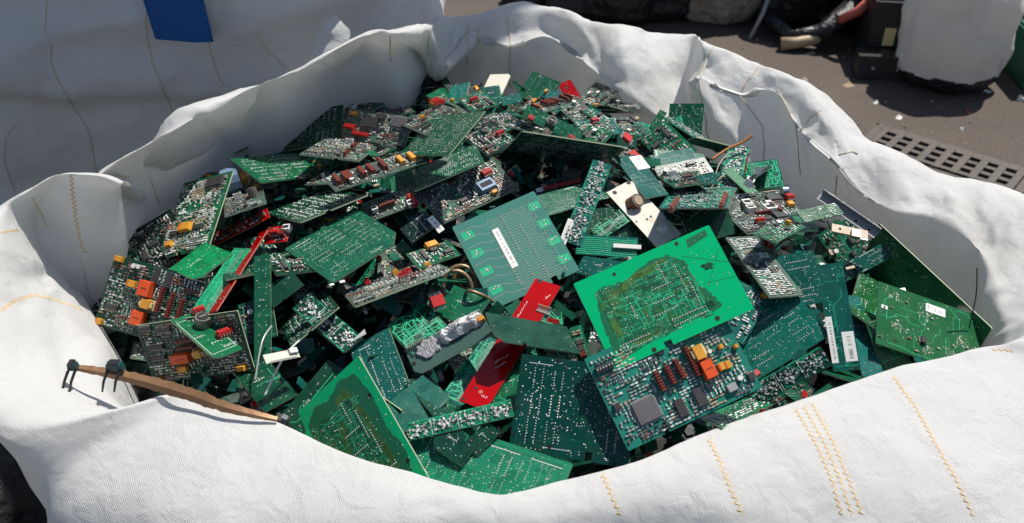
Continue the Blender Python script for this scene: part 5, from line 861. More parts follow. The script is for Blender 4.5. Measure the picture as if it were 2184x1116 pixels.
        mb.box((x, y, 0), (sx, sy, .004), 'chip')
    return mb.build(name, par, smooth)

def board_base(w, h, col, rng, bent=False):
    mb = MB()
    ed = 'edgered' if col == 'red' else 'edge'
    x, y = w / 2, h / 2
    # top, bottom, four cut edges with tiny chamfered corners
    c = min(w, h) * .012
    cut = [c] * 4
    if rng.random() < .45: cut[rng.randrange(4)] = min(w, h) * rng.uniform(.06, .22)
    out = [(-x + cut[0], -y), (x - cut[1], -y), (x, -y + cut[1]), (x, y - cut[2]), (x - cut[2], y), (-x + cut[3], y), (-x, y - cut[3]), (-x, -y + cut[0])]
    if rng.random() < .4:                 # a slot milled into one long edge
        s = rng.uniform(-.5, .4) * x; d = min(w, h) * rng.uniform(.05, .1); e = rng.uniform(.03, .09) * w
        out[1:1] = [(s, -y), (s, -y + d), (s + e, -y + d), (s + e, -y)]
    n = len(out)
    mb.face([(p[0], p[1], 0) for p in out], col)
    mb.face([(p[0], p[1], -T) for p in out[::-1]], col)
    for i in range(n):
        a, b = out[i], out[(i + 1) % n]
        mb.face([(a[0], a[1], -T), (b[0], b[1], -T), (b[0], b[1], 0), (a[0], a[1], 0)], ed)
    return mb

def rnd_tracks(mb, rng, w, h, n, mat, wd=(.0005, .0009), x0=-.46, x1=.46, y0=-.46, y1=.46):
    for _ in range(n):
        x, y = rng.uniform(x0, x1) * w, rng.uniform(y0, y1) * h
        pts = [(x, y)]; d = rng.choice([0, 1, 2, 3])
        for k in range(rng.randint(2, 5)):
            l = rng.uniform(.003, .016); a = d * math.pi / 2 + rng.choice([0, math.pi / 4, -math.pi / 4]) * (k % 2)
            x += l * math.cos(a); y += l * math.sin(a)
            x = max(x0 * w, min(x1 * w, x)); y = max(y0 * h, min(y1 * h, y)); pts.append((x, y))
        mb.strip(pts, rng.uniform(*wd), .00007 + rng.random() * .00003, mat)

def dots_random(mb, rng, w, h, n, r=(.0004, .0008), box=(-.47, .47, -.47, .47)):
    for _ in range(n):
        mb.dot(rng.uniform(box[0], box[1]) * w, rng.uniform(box[2], box[3]) * h, .00005, rng.uniform(*r), .0005, 'solder', 5)

def silk_text(mb, rng, x, y, n, size, ang=0, mat='silk'):
    """rows of small unreadable printed ticks, as on the worn boards"""
    ca, sa = math.cos(ang), math.sin(ang)
    for i in range(n):
        for k in range(2):
            a = i * size * .8; x0, y0 = x + a * ca, y + a * sa
            dx, dy = rng.uniform(-.3, .3) * size, rng.uniform(-.5, .5) * size
            mb.strip([(x0 + dx, y0 + dy), (x0 + rng.uniform(-.3, .3) * size, y0 - dy)], size * .16, .00016, mat)

def style_surface(mb, st, w, h, rng):
    A = w * h
    if st == 'solder':
        # wide pours, then pin rows of through-hole packages, then loose joints
        along = rng.choice([0, math.pi / 2]); k = 0
        nx, ny = max(1, int(w / .020)), max(1, int(h / .026))
        if along == 0: nx, ny = max(1, int(w / .028)), max(1, int(h / .016))
        for i in range(nx):
            for j in range(ny):
                if rng.random() < .28: continue
                x = ((i + .5) / nx - .5) * w * .84; y = ((j + .5) / ny - .5) * h * .8
                put_dots(mb, dip(mb, x + rng.uniform(-.001, .001), y, rng.choice([5, 7, 8, 8, 10]), along, rng, rng.uniform(.0006, .0009)), w, h)
        dots_random(mb, rng, w, h, int(A / .000030))
        rnd_tracks(mb, rng, w, h, int(A / .0005), 'inner', (.0004, .0006))
        for _ in range(3):
            x, y = rng.uniform(-.4, .4) * w, rng.choice([-.42, .42]) * h
            l = w * rng.uniform(.1, .3); mb.strip([(x - l / 2, y), (x + l / 2, y)], .0007, .00014, 'silk')
    elif st == 'plain':
        dots_random(mb, rng, w, h, int(A / .00009) + 6)
        lx = w > h; n = int(max(w, h) / .010)
        for i in range(n):
            if rng.random() < .4: continue
            t = (i + .5) / n - .5
            for s in (-.22, .22):
                mb.dot(t * w if lx else s * w, s * h if lx else t * h, .00005, .0007, .0005, 'solder')
        silk_text(mb, rng, -w * .2, h * .1, 5, min(w, h) * .07 + .0006)
        rnd_tracks(mb, rng, w, h, int(A / .0006), 'track', (.0004, .0007))
    elif st in ('olive', 'olive2'):
        # inner area with the dense tracks, bright copper pour round it
        if st == 'olive2':
            inn = [(-.45, -.10), (-.40, .30), (-.33, .35), (-.20, .30), (.02, .40), (.16, .38), (.24, .24), (.22, .02), (.30, -.18), (.32, -.34), (.18, -.38), (.10, -.30), (-.06, -.38), (-.40, -.42), (-.46, -.30)]
        else:
            inn = [(-.40, .36), (-.24, .44), (-.05, .40), (.18, .46), (.36, .42), (.42, .20), (.38, -.05), (.44, -.20), (.40, -.38), (.10, -.45), (-.20, -.44), (-.40, -.44), (-.36, -.1), (-.44, .1)]
        def jag(P):
            o = []
            for a, b in zip(P, P[1:] + P[:1]):
                for k in range(6):
                    t = k / 6; o.append(((a[0] + (b[0] - a[0]) * t + (rng.uniform(-.012, .012) if k else 0)) * w, (a[1] + (b[1] - a[1]) * t + (rng.uniform(-.012, .012) if k else 0)) * h))
            return o
        mb.poly(jag(inn), .00006, 'inner')
        for (cx, cy, sx, sy, ang) in ((-.34, .2, .07, .10, 1.1), (-.18, .28, .14, .05, .5), (0, .33, .12, .05, .2), (-.38, -.1, .04, .14, 1.5), (-.2, -.3, .14, .05, 0)) if st == 'olive2' else ((.18, .24, .05, .16, 1.9), (.22, .0, .04, .18, 1.7), (.08, .36, .10, .05, .2), (-.1, .1, .04, .12, 1.2), (.25, -.2, .04, .12, 1.6)):
            for q in range(9):           # a fan of bare yellowish tracks side by side
                e = (q / 6 - 1) * min(sx, sy) * .9; l = max(sx, sy) * rng.uniform(.5, 1.1); f = rng.uniform(-.02, .02)
                ca, sa = math.cos(ang), math.sin(ang)
                P = [(cx - l * ca - e * sa, cy - l * sa + e * ca), (cx + f * ca - e * sa, cy + f * sa + e * ca), (cx + l * ca - e * sa * 1.4, cy + l * sa + e * ca * .6)]
                mb.strip([(p[0] * w, p[1] * h) for p in P], rng.uniform(.0006, .0011), .00009, 'olive')
        b = (-.40, .24, -.38, .32)
        for _ in range(5):
            x, y = rng.uniform(b[0], b[1]) * w, rng.uniform(b[2], b[3]) * h; sx, sy = rng.uniform(.015, .04) * w, rng.uniform(.015, .04) * h
            mb.poly([(x - sx, y - sy), (x + sx, y - sy), (x + sx, y + sy * .5), (x + sx * .4, y + sy), (x - sx, y + sy)], .00011, 'innerdark')
        rnd_tracks(mb, rng, w, h, 60, 'innerdark', (.0006, .0011), *b)
        rnd_tracks(mb, rng, w, h, 85, 'track', (.0004, .0008), *b)
        rnd_tracks(mb, rng, w, h, 55, 'olive', (.0004, .0007), *b)
        for k in range(7):
            y = (-.33 + k * .012) * h; mb.strip([(-.36 * w, y + .02 * h), (-.1 * w, y), (.0 * w, y - .02 * h), (.2 * w, y - .02 * h)], .0004, .00014, 'innerdark')
        for (x, y, n, a) in ((-.30, -.36, 12, 0), (-.30, -.30, 12, 0), (.16, .1, 12, math.pi / 2), (.20, -.06, 10, math.pi / 2), (.02, .10, 8, 0), (.0, -.04, 8, 0), (-.04, -.16, 9, 0), (.10, -.27, 14, 0), (.10, -.33, 14, 0), (.06, .24, 9, math.pi / 2), (-.22, -.02, 7, math.pi / 2)):
            put_dots(mb, dip(mb, x * w, y * h, n, a, rng, .0008, .0026, .0078, 1), w, h, .00012)
        dots_random(mb, rng, w, h, 150, (.0004, .0008), b)
        dots_random(mb, rng, w, h, 26, (.0004, .0007), (.25, .47, -.45, .45))
        if st == 'olive2':
            for (x, y) in ((.36, .1), (.25, -.28)):
                for _ in range(10):
                    xx, yy = (x + rng.uniform(-.03, .03)) * w, (y + rng.uniform(-.03, .03)) * h
                    mb.box((xx, yy, .00006), (.003, .0022, .0003), 'innerdark')
            mb.poly([(.30 * w, .36 * h), (.46 * w, .40 * h), (.46 * w, .47 * h), (.31 * w, .45 * h)], .0001, 'inner')
            for L in (((.24, .3), (.5, .05)), ((.28, -.05), (.5, -.12)), ((.30, -.1), (.48, .22))):
                mb.strip([(p[0] * w, p[1] * h) for p in L], .0005, .0001, 'inner')
    elif st == 'lines':
        for k in range(30):
            y = (-.44 + k * .0285) * h; a = -.10 + rng.uniform(-.06, .02); b = .34 + rng.uniform(-.05, .05)
            mb.strip([(a * w, y), (b * w, y)], .0007, .00008, 'linegray')
        for k in range(9):
            y = (.40 - k * .1) * h
            mb.strip([(-.46 * w, y), (-.3 * w, y + .01 * h), (-.22 * w, y - .03 * h), (-.12 * w, y - .03 * h)], .0007, .00009, 'linegray')
        for cx in (-.14, .02, .16, .36):
            for k in range(26):
                if rng.random() < .15: continue
                mb.dot((cx + rng.choice([0, .012])) * w, (-.44 + k * .034) * h, .0001, .0008, .0004, 'brown', 5)
                mb.dot((cx + .02) * w, (-.44 + k * .034) * h, .0001, .0007, .0005, 'silk', 5)
        for k in range(4):
            for s in (-.38, .42):
                x, y = s * w, (.34 - k * .22) * h
                mb.poly([(x - .07 * w, y - .045 * h), (x + .06 * w, y - .045 * h), (x + .06 * w, y + .04 * h), (x - .07 * w, y + .05 * h)], .00008, 'track')
                for _ in range(3):
                    xx, yy = x + rng.uniform(-.03, .03) * w, y + rng.uniform(-.03, .03) * h
                    mb.dot(xx, yy, .0001, .0013, .0007, 'solder'); mb.disc(xx + .0014, yy - .0005, .00012, .0009, 'void', 8)
    elif st == 'traces':
        rnd_tracks(mb, rng, w, h, int(A / .00006) + 10, 'track', (.0005, .001))
        for k in range(5):
            y = (-.3 + k * .05) * h; mb.strip([(-.46 * w, y), (-.1 * w, y), (.1 * w, y + .2 * h), (.46 * w, y + .2 * h)], .0006, .0001, 'trackgray')
        dots_random(mb, rng, w, h, int(A / .00007))
    elif st == 'bus':
        for k in range(9):
            y = (-.42 + k * .1) * h
            mb.strip([(-.48 * w, y), (-.05 * w, y), (.08 * w, y - .04 * h), (.48 * w, y - .04 * h)], h * .035, .00008, 'track')
        mb.box((.33 * w, -.0 * h, 0), (.45 * w, .2 * h, .003), 'white_plastic')
        dots_random(mb, rng, w, h, 30)
    elif st in ('sticker', 'stickers'):
        dots_random(mb, rng, w, h, int(A / .00012), (.0005, .0009))
        rnd_tracks(mb, rng, w, h, int(A / .0002), 'track' if st == 'stickers' else 'trackgray', (.0004, .0006))
        if st == 'stickers':
            for s in (-.3, -.15, .0, .15, .3): mb.strip([(s * w, -.05 * h), (s * w, .42 * h)], .0005, .00008, 'inner')
    elif st in ('barcode', 'fewsmd'):
        dots_random(mb, rng, w, h, int(A / .00011), (.0004, .0008))
        for (cx, cy) in ((-.33, .36), (-.02, .18), (.3, -.02), (.22, -.26), (-.3, -.1), (0, -.3)) if st == 'barcode' else ((-.35, .35), (.1, .1)):
            for _ in range(34):
                x, y = (cx + rng.gauss(0, .045)) * w, (cy + rng.gauss(0, .05)) * h
                if abs(x) < w * .48 and abs(y) < h * .48:
                    mb.strip([(x, y), (x + rng.uniform(-.002, .002), y + rng.uniform(-.003, .003))], .0006, .0001, rng.choice(['silk', 'trackgray', 'tan']))
        rnd_tracks(mb, rng, w, h, 14, 'track', (.0004, .0007))
    elif st == 'print':
        silk_text(mb, rng, -.1 * w, -.2 * h, 6, .004); silk_text(mb, rng, -.4 * w, .0 * h, 5, .003); silk_text(mb, rng, .1 * w, -.34 * h, 6, .003)
        x, y = .44 * w, .4 * h
        mb.strip([(-x, -y), (x, -y), (x, y), (-x, y), (-x, -y)], .0005, .0001, 'silk')
        dots_random(mb, rng, w, h, 20)
    elif st == 'redboard':
        silk_text(mb, rng, -.30 * w, .18 * h, 9, .0032, math.pi / 2); silk_text(mb, rng, -.1 * w, -.18 * h, 7, .003, math.pi / 3); silk_text(mb, rng, .0, -.22 * h, 6, .003, math.pi / 3)
        silk_text(mb, rng, .1 * w, -.42 * h, 3, .003); silk_text(mb, rng, .25 * w, .38 * h, 3, .003, 1.2)
        mb.disc(.0, -.40 * h, .0001, .0022, 'edgered')
    elif st == 'white_board':
        mb.poly([(-.02 * w, -.18 * h), (.12 * w, -.18 * h), (.12 * w, -.1 * h), (-.02 * w, -.1 * h)], .0001, 'tan')
        for _ in range(24):
            mb.dot(rng.uniform(-.45, .45) * w, rng.uniform(-.45, .45) * h, .0001, .0005, .0002, 'tan', 5)
    elif st in ('smd_strip',):
        lx = w > h; n = max(2, round(max(w, h) / .024))
        mb.strip([(-.47 * w, .44 * h), (.47 * w, .44 * h)] if lx else [(-.44 * w, -.47 * h), (-.44 * w, .47 * h)], .0006, .0001, 'track')
        for i in range(1, n):
            t = i / n - .5
            for e in (-.0012, .0012):
                mb.strip([(t * w + e, -.44 * h), (t * w + e, .44 * h)] if lx else [(-.44 * w, t * h + e), (.44 * w, t * h + e)], .0005, .0001, 'silk')
        rnd_tracks(mb, rng, w, h, int(A / .0001), 'track', (.0004, .0007))
    elif st in ('main', 'relay', 'relay2', 'cpu', 'module', 'white_rows', 'smd', 'rows', 'redrow'):
        dots_random(mb, rng, w, h, int(A / .00006), (.0004, .0007))
        rnd_tracks(mb, rng, w, h, int(A / .0003), 'track', (.0003, .0006))
    elif st == 'blank':
        dots_random(mb, rng, w, h, 8)

def fill_parts(root, st, w, h, ex, rng):
    A = w * h; avoid = []
    for e in ex:
        if e[0] == 'hole': continue
        k = e[0]; sx, sy = e[3], e[4]
        make_part(k, e[1], e[2], sx, sy, root, rng)
        if k not in ('lump', 'slab', 'sticker', 'shard'): avoid.append((e[1], e[2], sx, sy))
    dens = {'main': 1.25, 'relay': 1.15, 'relay2': 1.2, 'cpu': 1.0, 'module': 1.0, 'white_rows': 1.2, 'smd': .8, 'rows': 1.3, 'smd_strip': 0, 'redrow': .8, 'fewsmd': .02, 'barcode': .07}.get(st, 0)
    if st in ('cpu', 'module', 'smd', 'redrow', 'white_rows') and not ex or st == 'cpu':
        n = min(9, 2 + int(A / .0011))
        for _ in range(n):
            k = rng.choice(['chip', 'chip', 'chip', 'ycap', 'wcap', 'sip', 'chip', 'wconn', 'ocap', 'red'] if st == 'cpu' else ['chip', 'chip', 'wcap', 'chip'])
            sx, sy = {'chip': (rng.uniform(.006, .016), .005), 'ycap': (.007, .005), 'ocap': (.008, .006), 'wcap': (.006, .006), 'sip': (.020, .004), 'wconn': (.010, .006), 'red': (.012, .006)}[k]
            if rng.random() < .4 and k in ('chip', 'sip', 'red'): sx, sy = sy, sx
            sx, sy = min(sx, w * .6), min(sy, h * .6)
            x, y = rng.uniform(-.5, .5) * (w - sx - .004), rng.uniform(-.5, .5) * (h - sy - .004)
            if any(abs(x - a[0]) < (a[2] + sx) / 2 + .001 and abs(y - a[1]) < (a[3] + sy) / 2 + .001 for a in avoid): continue
            make_part(k, x, y, sx, sy, root, rng); avoid.append((x, y, sx, sy))
    if st == 'redrow':
        n = max(3, int(max(w, h) / .009)); lx = w > h
        for i in range(n):
            t = (i + .5) / n - .5 + rng.uniform(-.02, .02)
            if rng.random() < .3: continue
            make_part(rng.choice(['sip', 'sip', 'sip', 'sip', 'chip', 'ycap']), t * w * .9 if lx else 0, 0 if lx else t * h * .9, .0065 if lx else w * .5, h * .5 if lx else .0065, root, rng); avoid.append((t * w * .9 if lx else 0, 0 if lx else t * h * .9, .006, .006))
    mats = SMD_MATS
    if st in ('rows', 'white_rows'): mats = ['silk', 'paper', 'tin', 'tan', 'silk', 'chip', 'tin']
    if st == 'main': mats = SMD_MATS + ['tin', 'silk', 'tan', 'silk']
    if st == 'smd_strip':
        mb = MB(); lx = w > h; n = max(2, round(max(w, h) / .024))
        for i in range(n):
            t = (i + .5) / n - .5
            for _ in range(60):
                a, b = rng.gauss(0, .26) / n, rng.gauss(0, .2)
                b = max(-.4, min(.4, b)); a = max(-.45 / n, min(.45 / n, a))
                x, y = ((t + a) * w, b * h) if lx else (b * w, (t + a) * h)
                mb.box((x, y, 0), (rng.uniform(.0008, .0026), rng.uniform(.0008, .0022), rng.uniform(.0005, .0016)), rng.choice(['tin', 'tin', 'silk', 'chip', 'tin', 'white_plastic']), Matrix.Rotation(rng.uniform(0, 3), 3, 'Z'), bottom=False)
        tag(mb.build('surface_components', root), kind='stuff')
    elif dens:
        mb = lay_smd(rng, w, h, dens, st == 'rows', mats, avoid)
        if mb.f: tag(mb.build('surface_components', root), kind='stuff')

def make_board(st, col, w, h, ex, seed):
    rng = random.Random(seed)
    c2 = 'plainbright' if st in ('olive', 'olive2') else col
    mb = board_base(w, h, c2, rng)
    style_surface(mb, st, w, h, rng)
    for e in ex:
        if e[0] == 'hole': mb.disc(e[1], e[2], .0002, (e[3] + e[4]) / 4, 'void', 14)
    root = mb.build('circuit_board')
    fill_parts(root, st, w, h, ex, rng)
    return root

for i, (c, ax, ay, bw, bh, st, col, lab, ex) in enumerate(BOARDS):
    root = make_board(st, col, bw, bh, ex, 100 + i)
    X, Y = Vector(ax), Vector(ay); Z = X.cross(Y)
    M = Matrix((X, Y, Z)).transposed().to_4x4(); M.translation = Vector(c)
    root.matrix_world = M
    tag(root, lab, 'circuit board', 'circuit boards heaped in the bag')

# ------------------------------------------------------------------ smaller scrap between and under the boards
def heap_z(x, y):
    return 1.075 + (y - .53) * .06 + .055 * max(0, 1 - (x / .55) ** 2 - ((y - .92) / .45) ** 2)
INNER = [tuple(s[1][:2]) for s in SECTIONS]
def inside(x, y, poly=INNER):
    r = False; n = len(poly); j = n - 1
    for i in range(n):
        a, b = poly[i], poly[j]
        if (a[1] > y) != (b[1] > y) and x < (b[0] - a[0]) * (y - a[1]) / (b[1] - a[1]) + a[0]: r = not r
        j = i
    return r
rng = random.Random(5)
protos = []
for k in range(14):
    st = ['solder', 'cpu', 'smd', 'plain', 'cpu', 'smd_strip', 'solder', 'traces', 'cpu', 'redrow', 'plain', 'smd', 'rows', 'solder'][k]
    col = ['dark', 'gray', 'green', 'green', 'dark', 'teal', 'teal', 'dark', 'green', 'dark', 'teal', 'gray', 'gray', 'green'][k]
    protos.append((st, col, make_board(st, col, rng.uniform(.05, .10), rng.uniform(.025, .06), [], 900 + k)))
FILL_LABEL = {'solder': 'soldered board scrap deep in the gaps between the larger boards', 'cpu': 'component board scrap deep in the gaps between the larger boards',
              'smd': 'board scrap with tiny parts deep in the gaps of the heap', 'plain': 'plain green board scrap deep in the gaps of the heap', 'smd_strip': 'silver speckled strip scrap deep in the gaps of the heap',
              'traces': 'traced board scrap deep in the gaps of the heap', 'redrow': 'board scrap with red brown chips deep in the gaps of the heap', 'rows': 'pale board scrap with rows of parts deep in the heap gaps'}
HERO = []
for (c, ax, ay, bw, bh, *_r) in BOARDS:
    X, Y = Vector(ax), Vector(ay); HERO.append((Vector(c), X, Y, X.cross(Y), bw / 2 + .003, bh / 2 + .003))
def under(p):
    """lowest height of the big boards over a point"""
    z = 9
    for c, X, Y, N, a, b in HERO:
        if abs(N.z) < .15: continue
        q = Vector((p.x, p.y, c.z - ((p.x - c.x) * N.x + (p.y - c.y) * N.y) / N.z)); d = q - c
        if abs(d.dot(X)) < a and abs(d.dot(Y)) < b: z = min(z, q.z)
    return z
used = [False] * len(protos); placed = 0; tries = 0
while placed < 172 and tries < 15000:
    tries += 1
    x, y = rng.uniform(-.56, .56), rng.uniform(.5, 1.36)
    if placed > 90 and y < .98 - x * .25: continue
    if not inside(x, y): continue
    k = placed % len(protos); st, col, pr = protos[k]
    o = pr
    tx, ty = rng.gauss(-.05, .35), rng.gauss(0, .35); rz = rng.uniform(0, 6.28)
    hw = max(abs(v.co.x) for v in o.data.vertices) * 1.1; hh = max(abs(v.co.y) for v in o.data.vertices) * 1.1
    if not all(inside(x + a * hw * math.cos(rz) - b * hh * math.sin(rz), y + a * hw * math.sin(rz) + b * hh * math.cos(rz)) for a in (-1, 1) for b in (-1, 1)): continue
    nn = Matrix.LocRotScale(None, __import__('mathutils').Euler((tx, ty, rz)), None).to_3x3() @ Vector((0, 0, 1))
    if nn.dot((sd + (Vector((0, 0, 1.7)) - Vector((x, y, 1.1))).normalized()).normalized()) > .975: continue
    if used[k]: o = copy_tree(pr)
    used[k] = True
    half = max(o.data.vertices[0].co.length, .02)
    o.rotation_euler = (tx, ty, rz)
    o.location = (x, y, heap_z(x, y) + (.012 - rng.uniform(0, .02) if placed > 90 else -rng.uniform(.004, .05)) - half * max(abs(math.sin(tx)), abs(math.sin(ty))) * (.3 if placed > 90 else .75))
    Mx = Matrix.LocRotScale(o.location, o.rotation_euler, None); drop = 0
    for a in (-1, -.5, 0, .5, 1):
        for b in (-1, -.5, 0, .5, 1):
            q = Mx @ Vector((a * hw / 1.1, b * hh / 1.1, .004)); drop = max(drop, q.z + .003 - under(q))
    o.location.z -= drop
    tag(o, FILL_LABEL[st] , 'circuit board', 'small ' + FILL_LABEL[st].split(' scrap')[0] + ' scraps in the gaps')
    placed += 1

# the dark depth of the heap below what can be told apart
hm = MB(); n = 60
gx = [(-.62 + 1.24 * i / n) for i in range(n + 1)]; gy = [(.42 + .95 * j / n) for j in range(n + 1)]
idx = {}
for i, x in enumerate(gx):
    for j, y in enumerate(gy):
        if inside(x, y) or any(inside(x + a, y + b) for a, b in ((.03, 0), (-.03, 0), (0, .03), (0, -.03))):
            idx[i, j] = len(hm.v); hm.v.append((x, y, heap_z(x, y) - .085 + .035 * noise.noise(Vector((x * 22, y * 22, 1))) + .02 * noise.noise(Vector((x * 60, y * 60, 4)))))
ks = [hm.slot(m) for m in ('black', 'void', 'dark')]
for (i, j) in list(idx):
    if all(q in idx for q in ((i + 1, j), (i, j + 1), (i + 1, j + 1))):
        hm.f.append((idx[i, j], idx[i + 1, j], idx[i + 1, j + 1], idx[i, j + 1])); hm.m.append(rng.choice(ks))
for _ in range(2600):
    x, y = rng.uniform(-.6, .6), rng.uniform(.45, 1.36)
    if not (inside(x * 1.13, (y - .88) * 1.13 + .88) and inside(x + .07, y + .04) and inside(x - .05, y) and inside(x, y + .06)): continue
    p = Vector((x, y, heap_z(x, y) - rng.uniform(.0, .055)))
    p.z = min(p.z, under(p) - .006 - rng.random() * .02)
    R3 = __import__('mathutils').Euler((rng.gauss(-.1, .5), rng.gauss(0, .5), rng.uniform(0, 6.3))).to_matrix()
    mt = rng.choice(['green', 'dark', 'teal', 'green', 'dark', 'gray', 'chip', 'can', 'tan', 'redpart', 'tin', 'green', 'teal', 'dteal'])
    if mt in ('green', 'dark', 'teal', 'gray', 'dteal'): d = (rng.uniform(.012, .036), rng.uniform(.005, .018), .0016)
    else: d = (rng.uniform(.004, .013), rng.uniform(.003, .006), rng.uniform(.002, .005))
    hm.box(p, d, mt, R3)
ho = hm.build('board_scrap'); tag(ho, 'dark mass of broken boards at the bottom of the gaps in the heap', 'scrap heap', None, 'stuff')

# ------------------------------------------------------------------ loose things on the heap
def copper_strip():
    root = empty('copper_strip', (-.30, .582, 1.152))
    path = [(-.398, .606, 1.158), (-.368, .604, 1.153), (-.340, .602, 1.146), (-.295, .594, 1.136), (-.258, .583, 1.130), (-.214, .580, 1.118)]
    wid = [.005, .008, .010, .012, .009, .004]
    mb = MB(); n = 70; prev = None; k = mb.slot('copper')
    P = np.array(path) - np.array(root.location)
    for i in range(n + 1):
        t = i / n * (len(path) - 1); c = Vector(catmull(P, min(t, len(path) - 1.0001), False)); wd = float(np.interp(t, range(len(wid)), wid)) * (1 + .22 * noise.noise(Vector((i * .45, 0, 0))) + .10 * noise.noise(Vector((i * 1.7, 4, 0))))
        tw = .35 * noise.noise(Vector((i * .13, 3, 0)))
        up = Vector((.12 + tw, .55, .78)).normalized() * wd * 1.1
        side = Vector((.05, -.8, .55)).normalized() * .0022
        b = len(mb.v); mb.v += [tuple(c - up * .5 + side * .1), tuple(c + side), tuple(c + up * .5), tuple(c + up * .5 - side * .25), tuple(c - side * .25), tuple(c - up * .5 - side * .2)]
        if prev is not None:
            for q in range(6): mb.f.append((prev + q, prev + (q + 1) % 6, b + (q + 1) % 6, b + q)); mb.m.append(k)
        prev = b
    mb.f.append(tuple(range(5, -1, -1))); mb.m.append(k); mb.f.append(tuple(prev + q for q in range(6))); mb.m.append(k)
    mb.build('strip', root)
    for (x, s, wd) in ((-.398, .6, .007), (-.360, .75, .012)):
        c = MB(); p = Vector((x, .604, 1.158)) - root.location
        c.box(p, (wd * 1.3, .010 * s, .007), 'darkteal_plastic', taper=.85); c.box(p + Vector((0, 0, .006)), (wd * .7, .006, .003), 'blackplastic')
        cl = c.build('end_clip', root)
        for dx in (-.5, .4):
            l = MB(); a = p + Vector((dx * wd, -.004, .001)); l.tube([a, a + Vector((-.002, -.008, -.006)), a + Vector((-.005, -.010, -.016))], [.0014, .0012, .0009], 'blackplastic'); l.build('prong', cl)
    tag(root, 'bent brown copper strip with dark clips lying on the left rim of the bag', 'metal strip')
copper_strip()

def coil():
    mb = MB(); pts = []
    c = Vector((-.050, .800, 1.105))
    for i in range(150):
        t = i / 149; a = t * 2 * math.pi * 4.2 + .5
        ax = Vector((.018 * (1 - t), .030 * (1 - t) - .002, .004)) ; r = .0195 + .003 * math.sin(t * 9)
        pts.append(c + ax * 1.6 - Vector((.014, .016, 0)) + Vector((r * math.cos(a) * .8, r * math.sin(a) * .55, r * math.sin(a) * .8 + .004 * t)))
    mb.tube(pts, .0026, 'coilwire', 8)
    tag(mb.build('wire_coil', None, True), 'coil of thick brown wire beside the central teal board', 'wire coil')
coil()

def wires():
    def W(name, pts, r, mat, label, cat='wire'):
        P = np.array(pts); out = [catmull(P, i / 24 * (len(pts) - 1) * .9999, False) for i in range(25)]
        mb = MB(); mb.tube(out, r, mat, 6); tag(mb.build(name, None, True), label, cat)
    W('flat_cable', [(.262, 1.03, 1.142), (.285, 1.045, 1.150), (.305, 1.052, 1.156), (.318, 1.058, 1.163)], .0018, 'orangetape', 'orange brown ribbon end pointing at the right bag wall', 'cable')
    W('wire', [(.255, .975, 1.14), (.265, 1.0, 1.152), (.282, 1.022, 1.158)], .0008, 'tan', 'thin pale wire rising from the far right scrap')
    W('wire', [(.245, .955, 1.14), (.262, .97, 1.150), (.268, .975, 1.146)], .0009, 'tan', 'short pale wire crossing the little teal board')
    W('wire', [(.300, 1.00, 1.14), (.302, 1.01, 1.152), (.305, 1.015, 1.160)], .0010, 'redpart', 'short red wire by the right bag wall')
    W('wire', [(-.02, .74, 1.13), (-.03, .735, 1.142), (-.045, .738, 1.146), (-.05, .75, 1.13)], .0020, 'coilwire', 'loose brown wire end under the coil')
    W('wire', [(-.238, .625, 1.105), (-.222, .655, 1.128), (-.205, .68, 1.135)], .0011, 'white_plastic', 'pale thin wire between the upright strip and the front left bright board')
    W('wire', [(-.250, .64, 1.11), (-.248, .675, 1.13), (-.244, .70, 1.13)], .0010, 'tin', 'thin grey wire beside the foot of the upright green strip')
    W('wire', [(.487, .733, 1.10), (.489, .745, 1.135), (.484, .752, 1.165)], .0007, 'blackplastic', 'thin black wire standing against the right bag wall')
wires()

def loose(name, label, cat, loc, rot, build):
    mb = MB(); build(mb); o = mb.build(name); o.location = loc; o.rotation_euler = rot; tag(o, label, cat)
def b_can(mb): mb.cyl((0, 0, 0), .0085, .014, 'brown', 'can', 18); mb.cyl((0, 0, .014), .006, .001, 'tan', 'tan', 14)
def b_tan(mb):
    mb.box((0, 0, 0), (.040, .011, .0022), 'tan'); mb.disc(-.011, 0, .0023, .0018, 'void'); mb.box((.006, -.004, .002), (.010, .010, .004), 'can'); mb.box((.016, -.007, .001), (.008, .002, .001), 'tin')
def b_bracket(mb):
    mb.box((0, 0, 0), (.082, .013, .0018), 'slab'); mb.box((0, .0065, 0), (.082, .0016, .008), 'slab')
    for x in (-.02, .012, .03): mb.disc(x, -.001, .0019, .0018, 'void')
def b_shard(mb):
    mb.box((0, 0, 0), (.036, .010, .0012), 'cream', taper=.7); mb.box((.012, .002, .0012), (.010, .006, .003), 'tin', taper=.8)
def b_conn(mb):
    mb.box((0, 0, 0), (.020, .010, .009), 'white_plastic', taper=.95)
    for i in range(5): mb.box(((i - 2) * .0036, 0, .009), (.0018, .006, .0004), 'void'); mb.box(((i - 2) * .0036, -.007, .002), (.0008, .005, .0008), 'tin')
def b_clip(mb):
    mb.box((0, 0, 0), (.014, .007, .005), 'can', taper=.9); mb.box((.004, .002, .005), (.006, .004, .003), 'tin')
    for i in range(3): mb.box(((i - 1) * .004, -.005, .001), (.001, .005, .001), 'tin')
def b_chipmess(mb):
    mb.box((0, 0, 0), (.024, .017, .006), 'chip', taper=.9); mb.box((.0, .0, .006), (.010, .008, .003), 'blackplastic')
    for i in range(6): mb.box(((i - 2.5) * .0036, -.0105, 0), (.0012, .005, .001), 'tin')
def b_redchip(mb):
    mb.box((0, 0, 0), (.016, .012, .004), 'redpart', taper=.92)
    for i in range(6):
        for s in (-1, 1): mb.box(((i - 2.5) * .0026, s * .0075, 0), (.0009, .004, .001), 'tin')
loose('capacitor', 'brown round capacitor under the edge of the sticker board', 'capacitor', (.140, .895, 1.155), (.5, .6, 0), b_can)
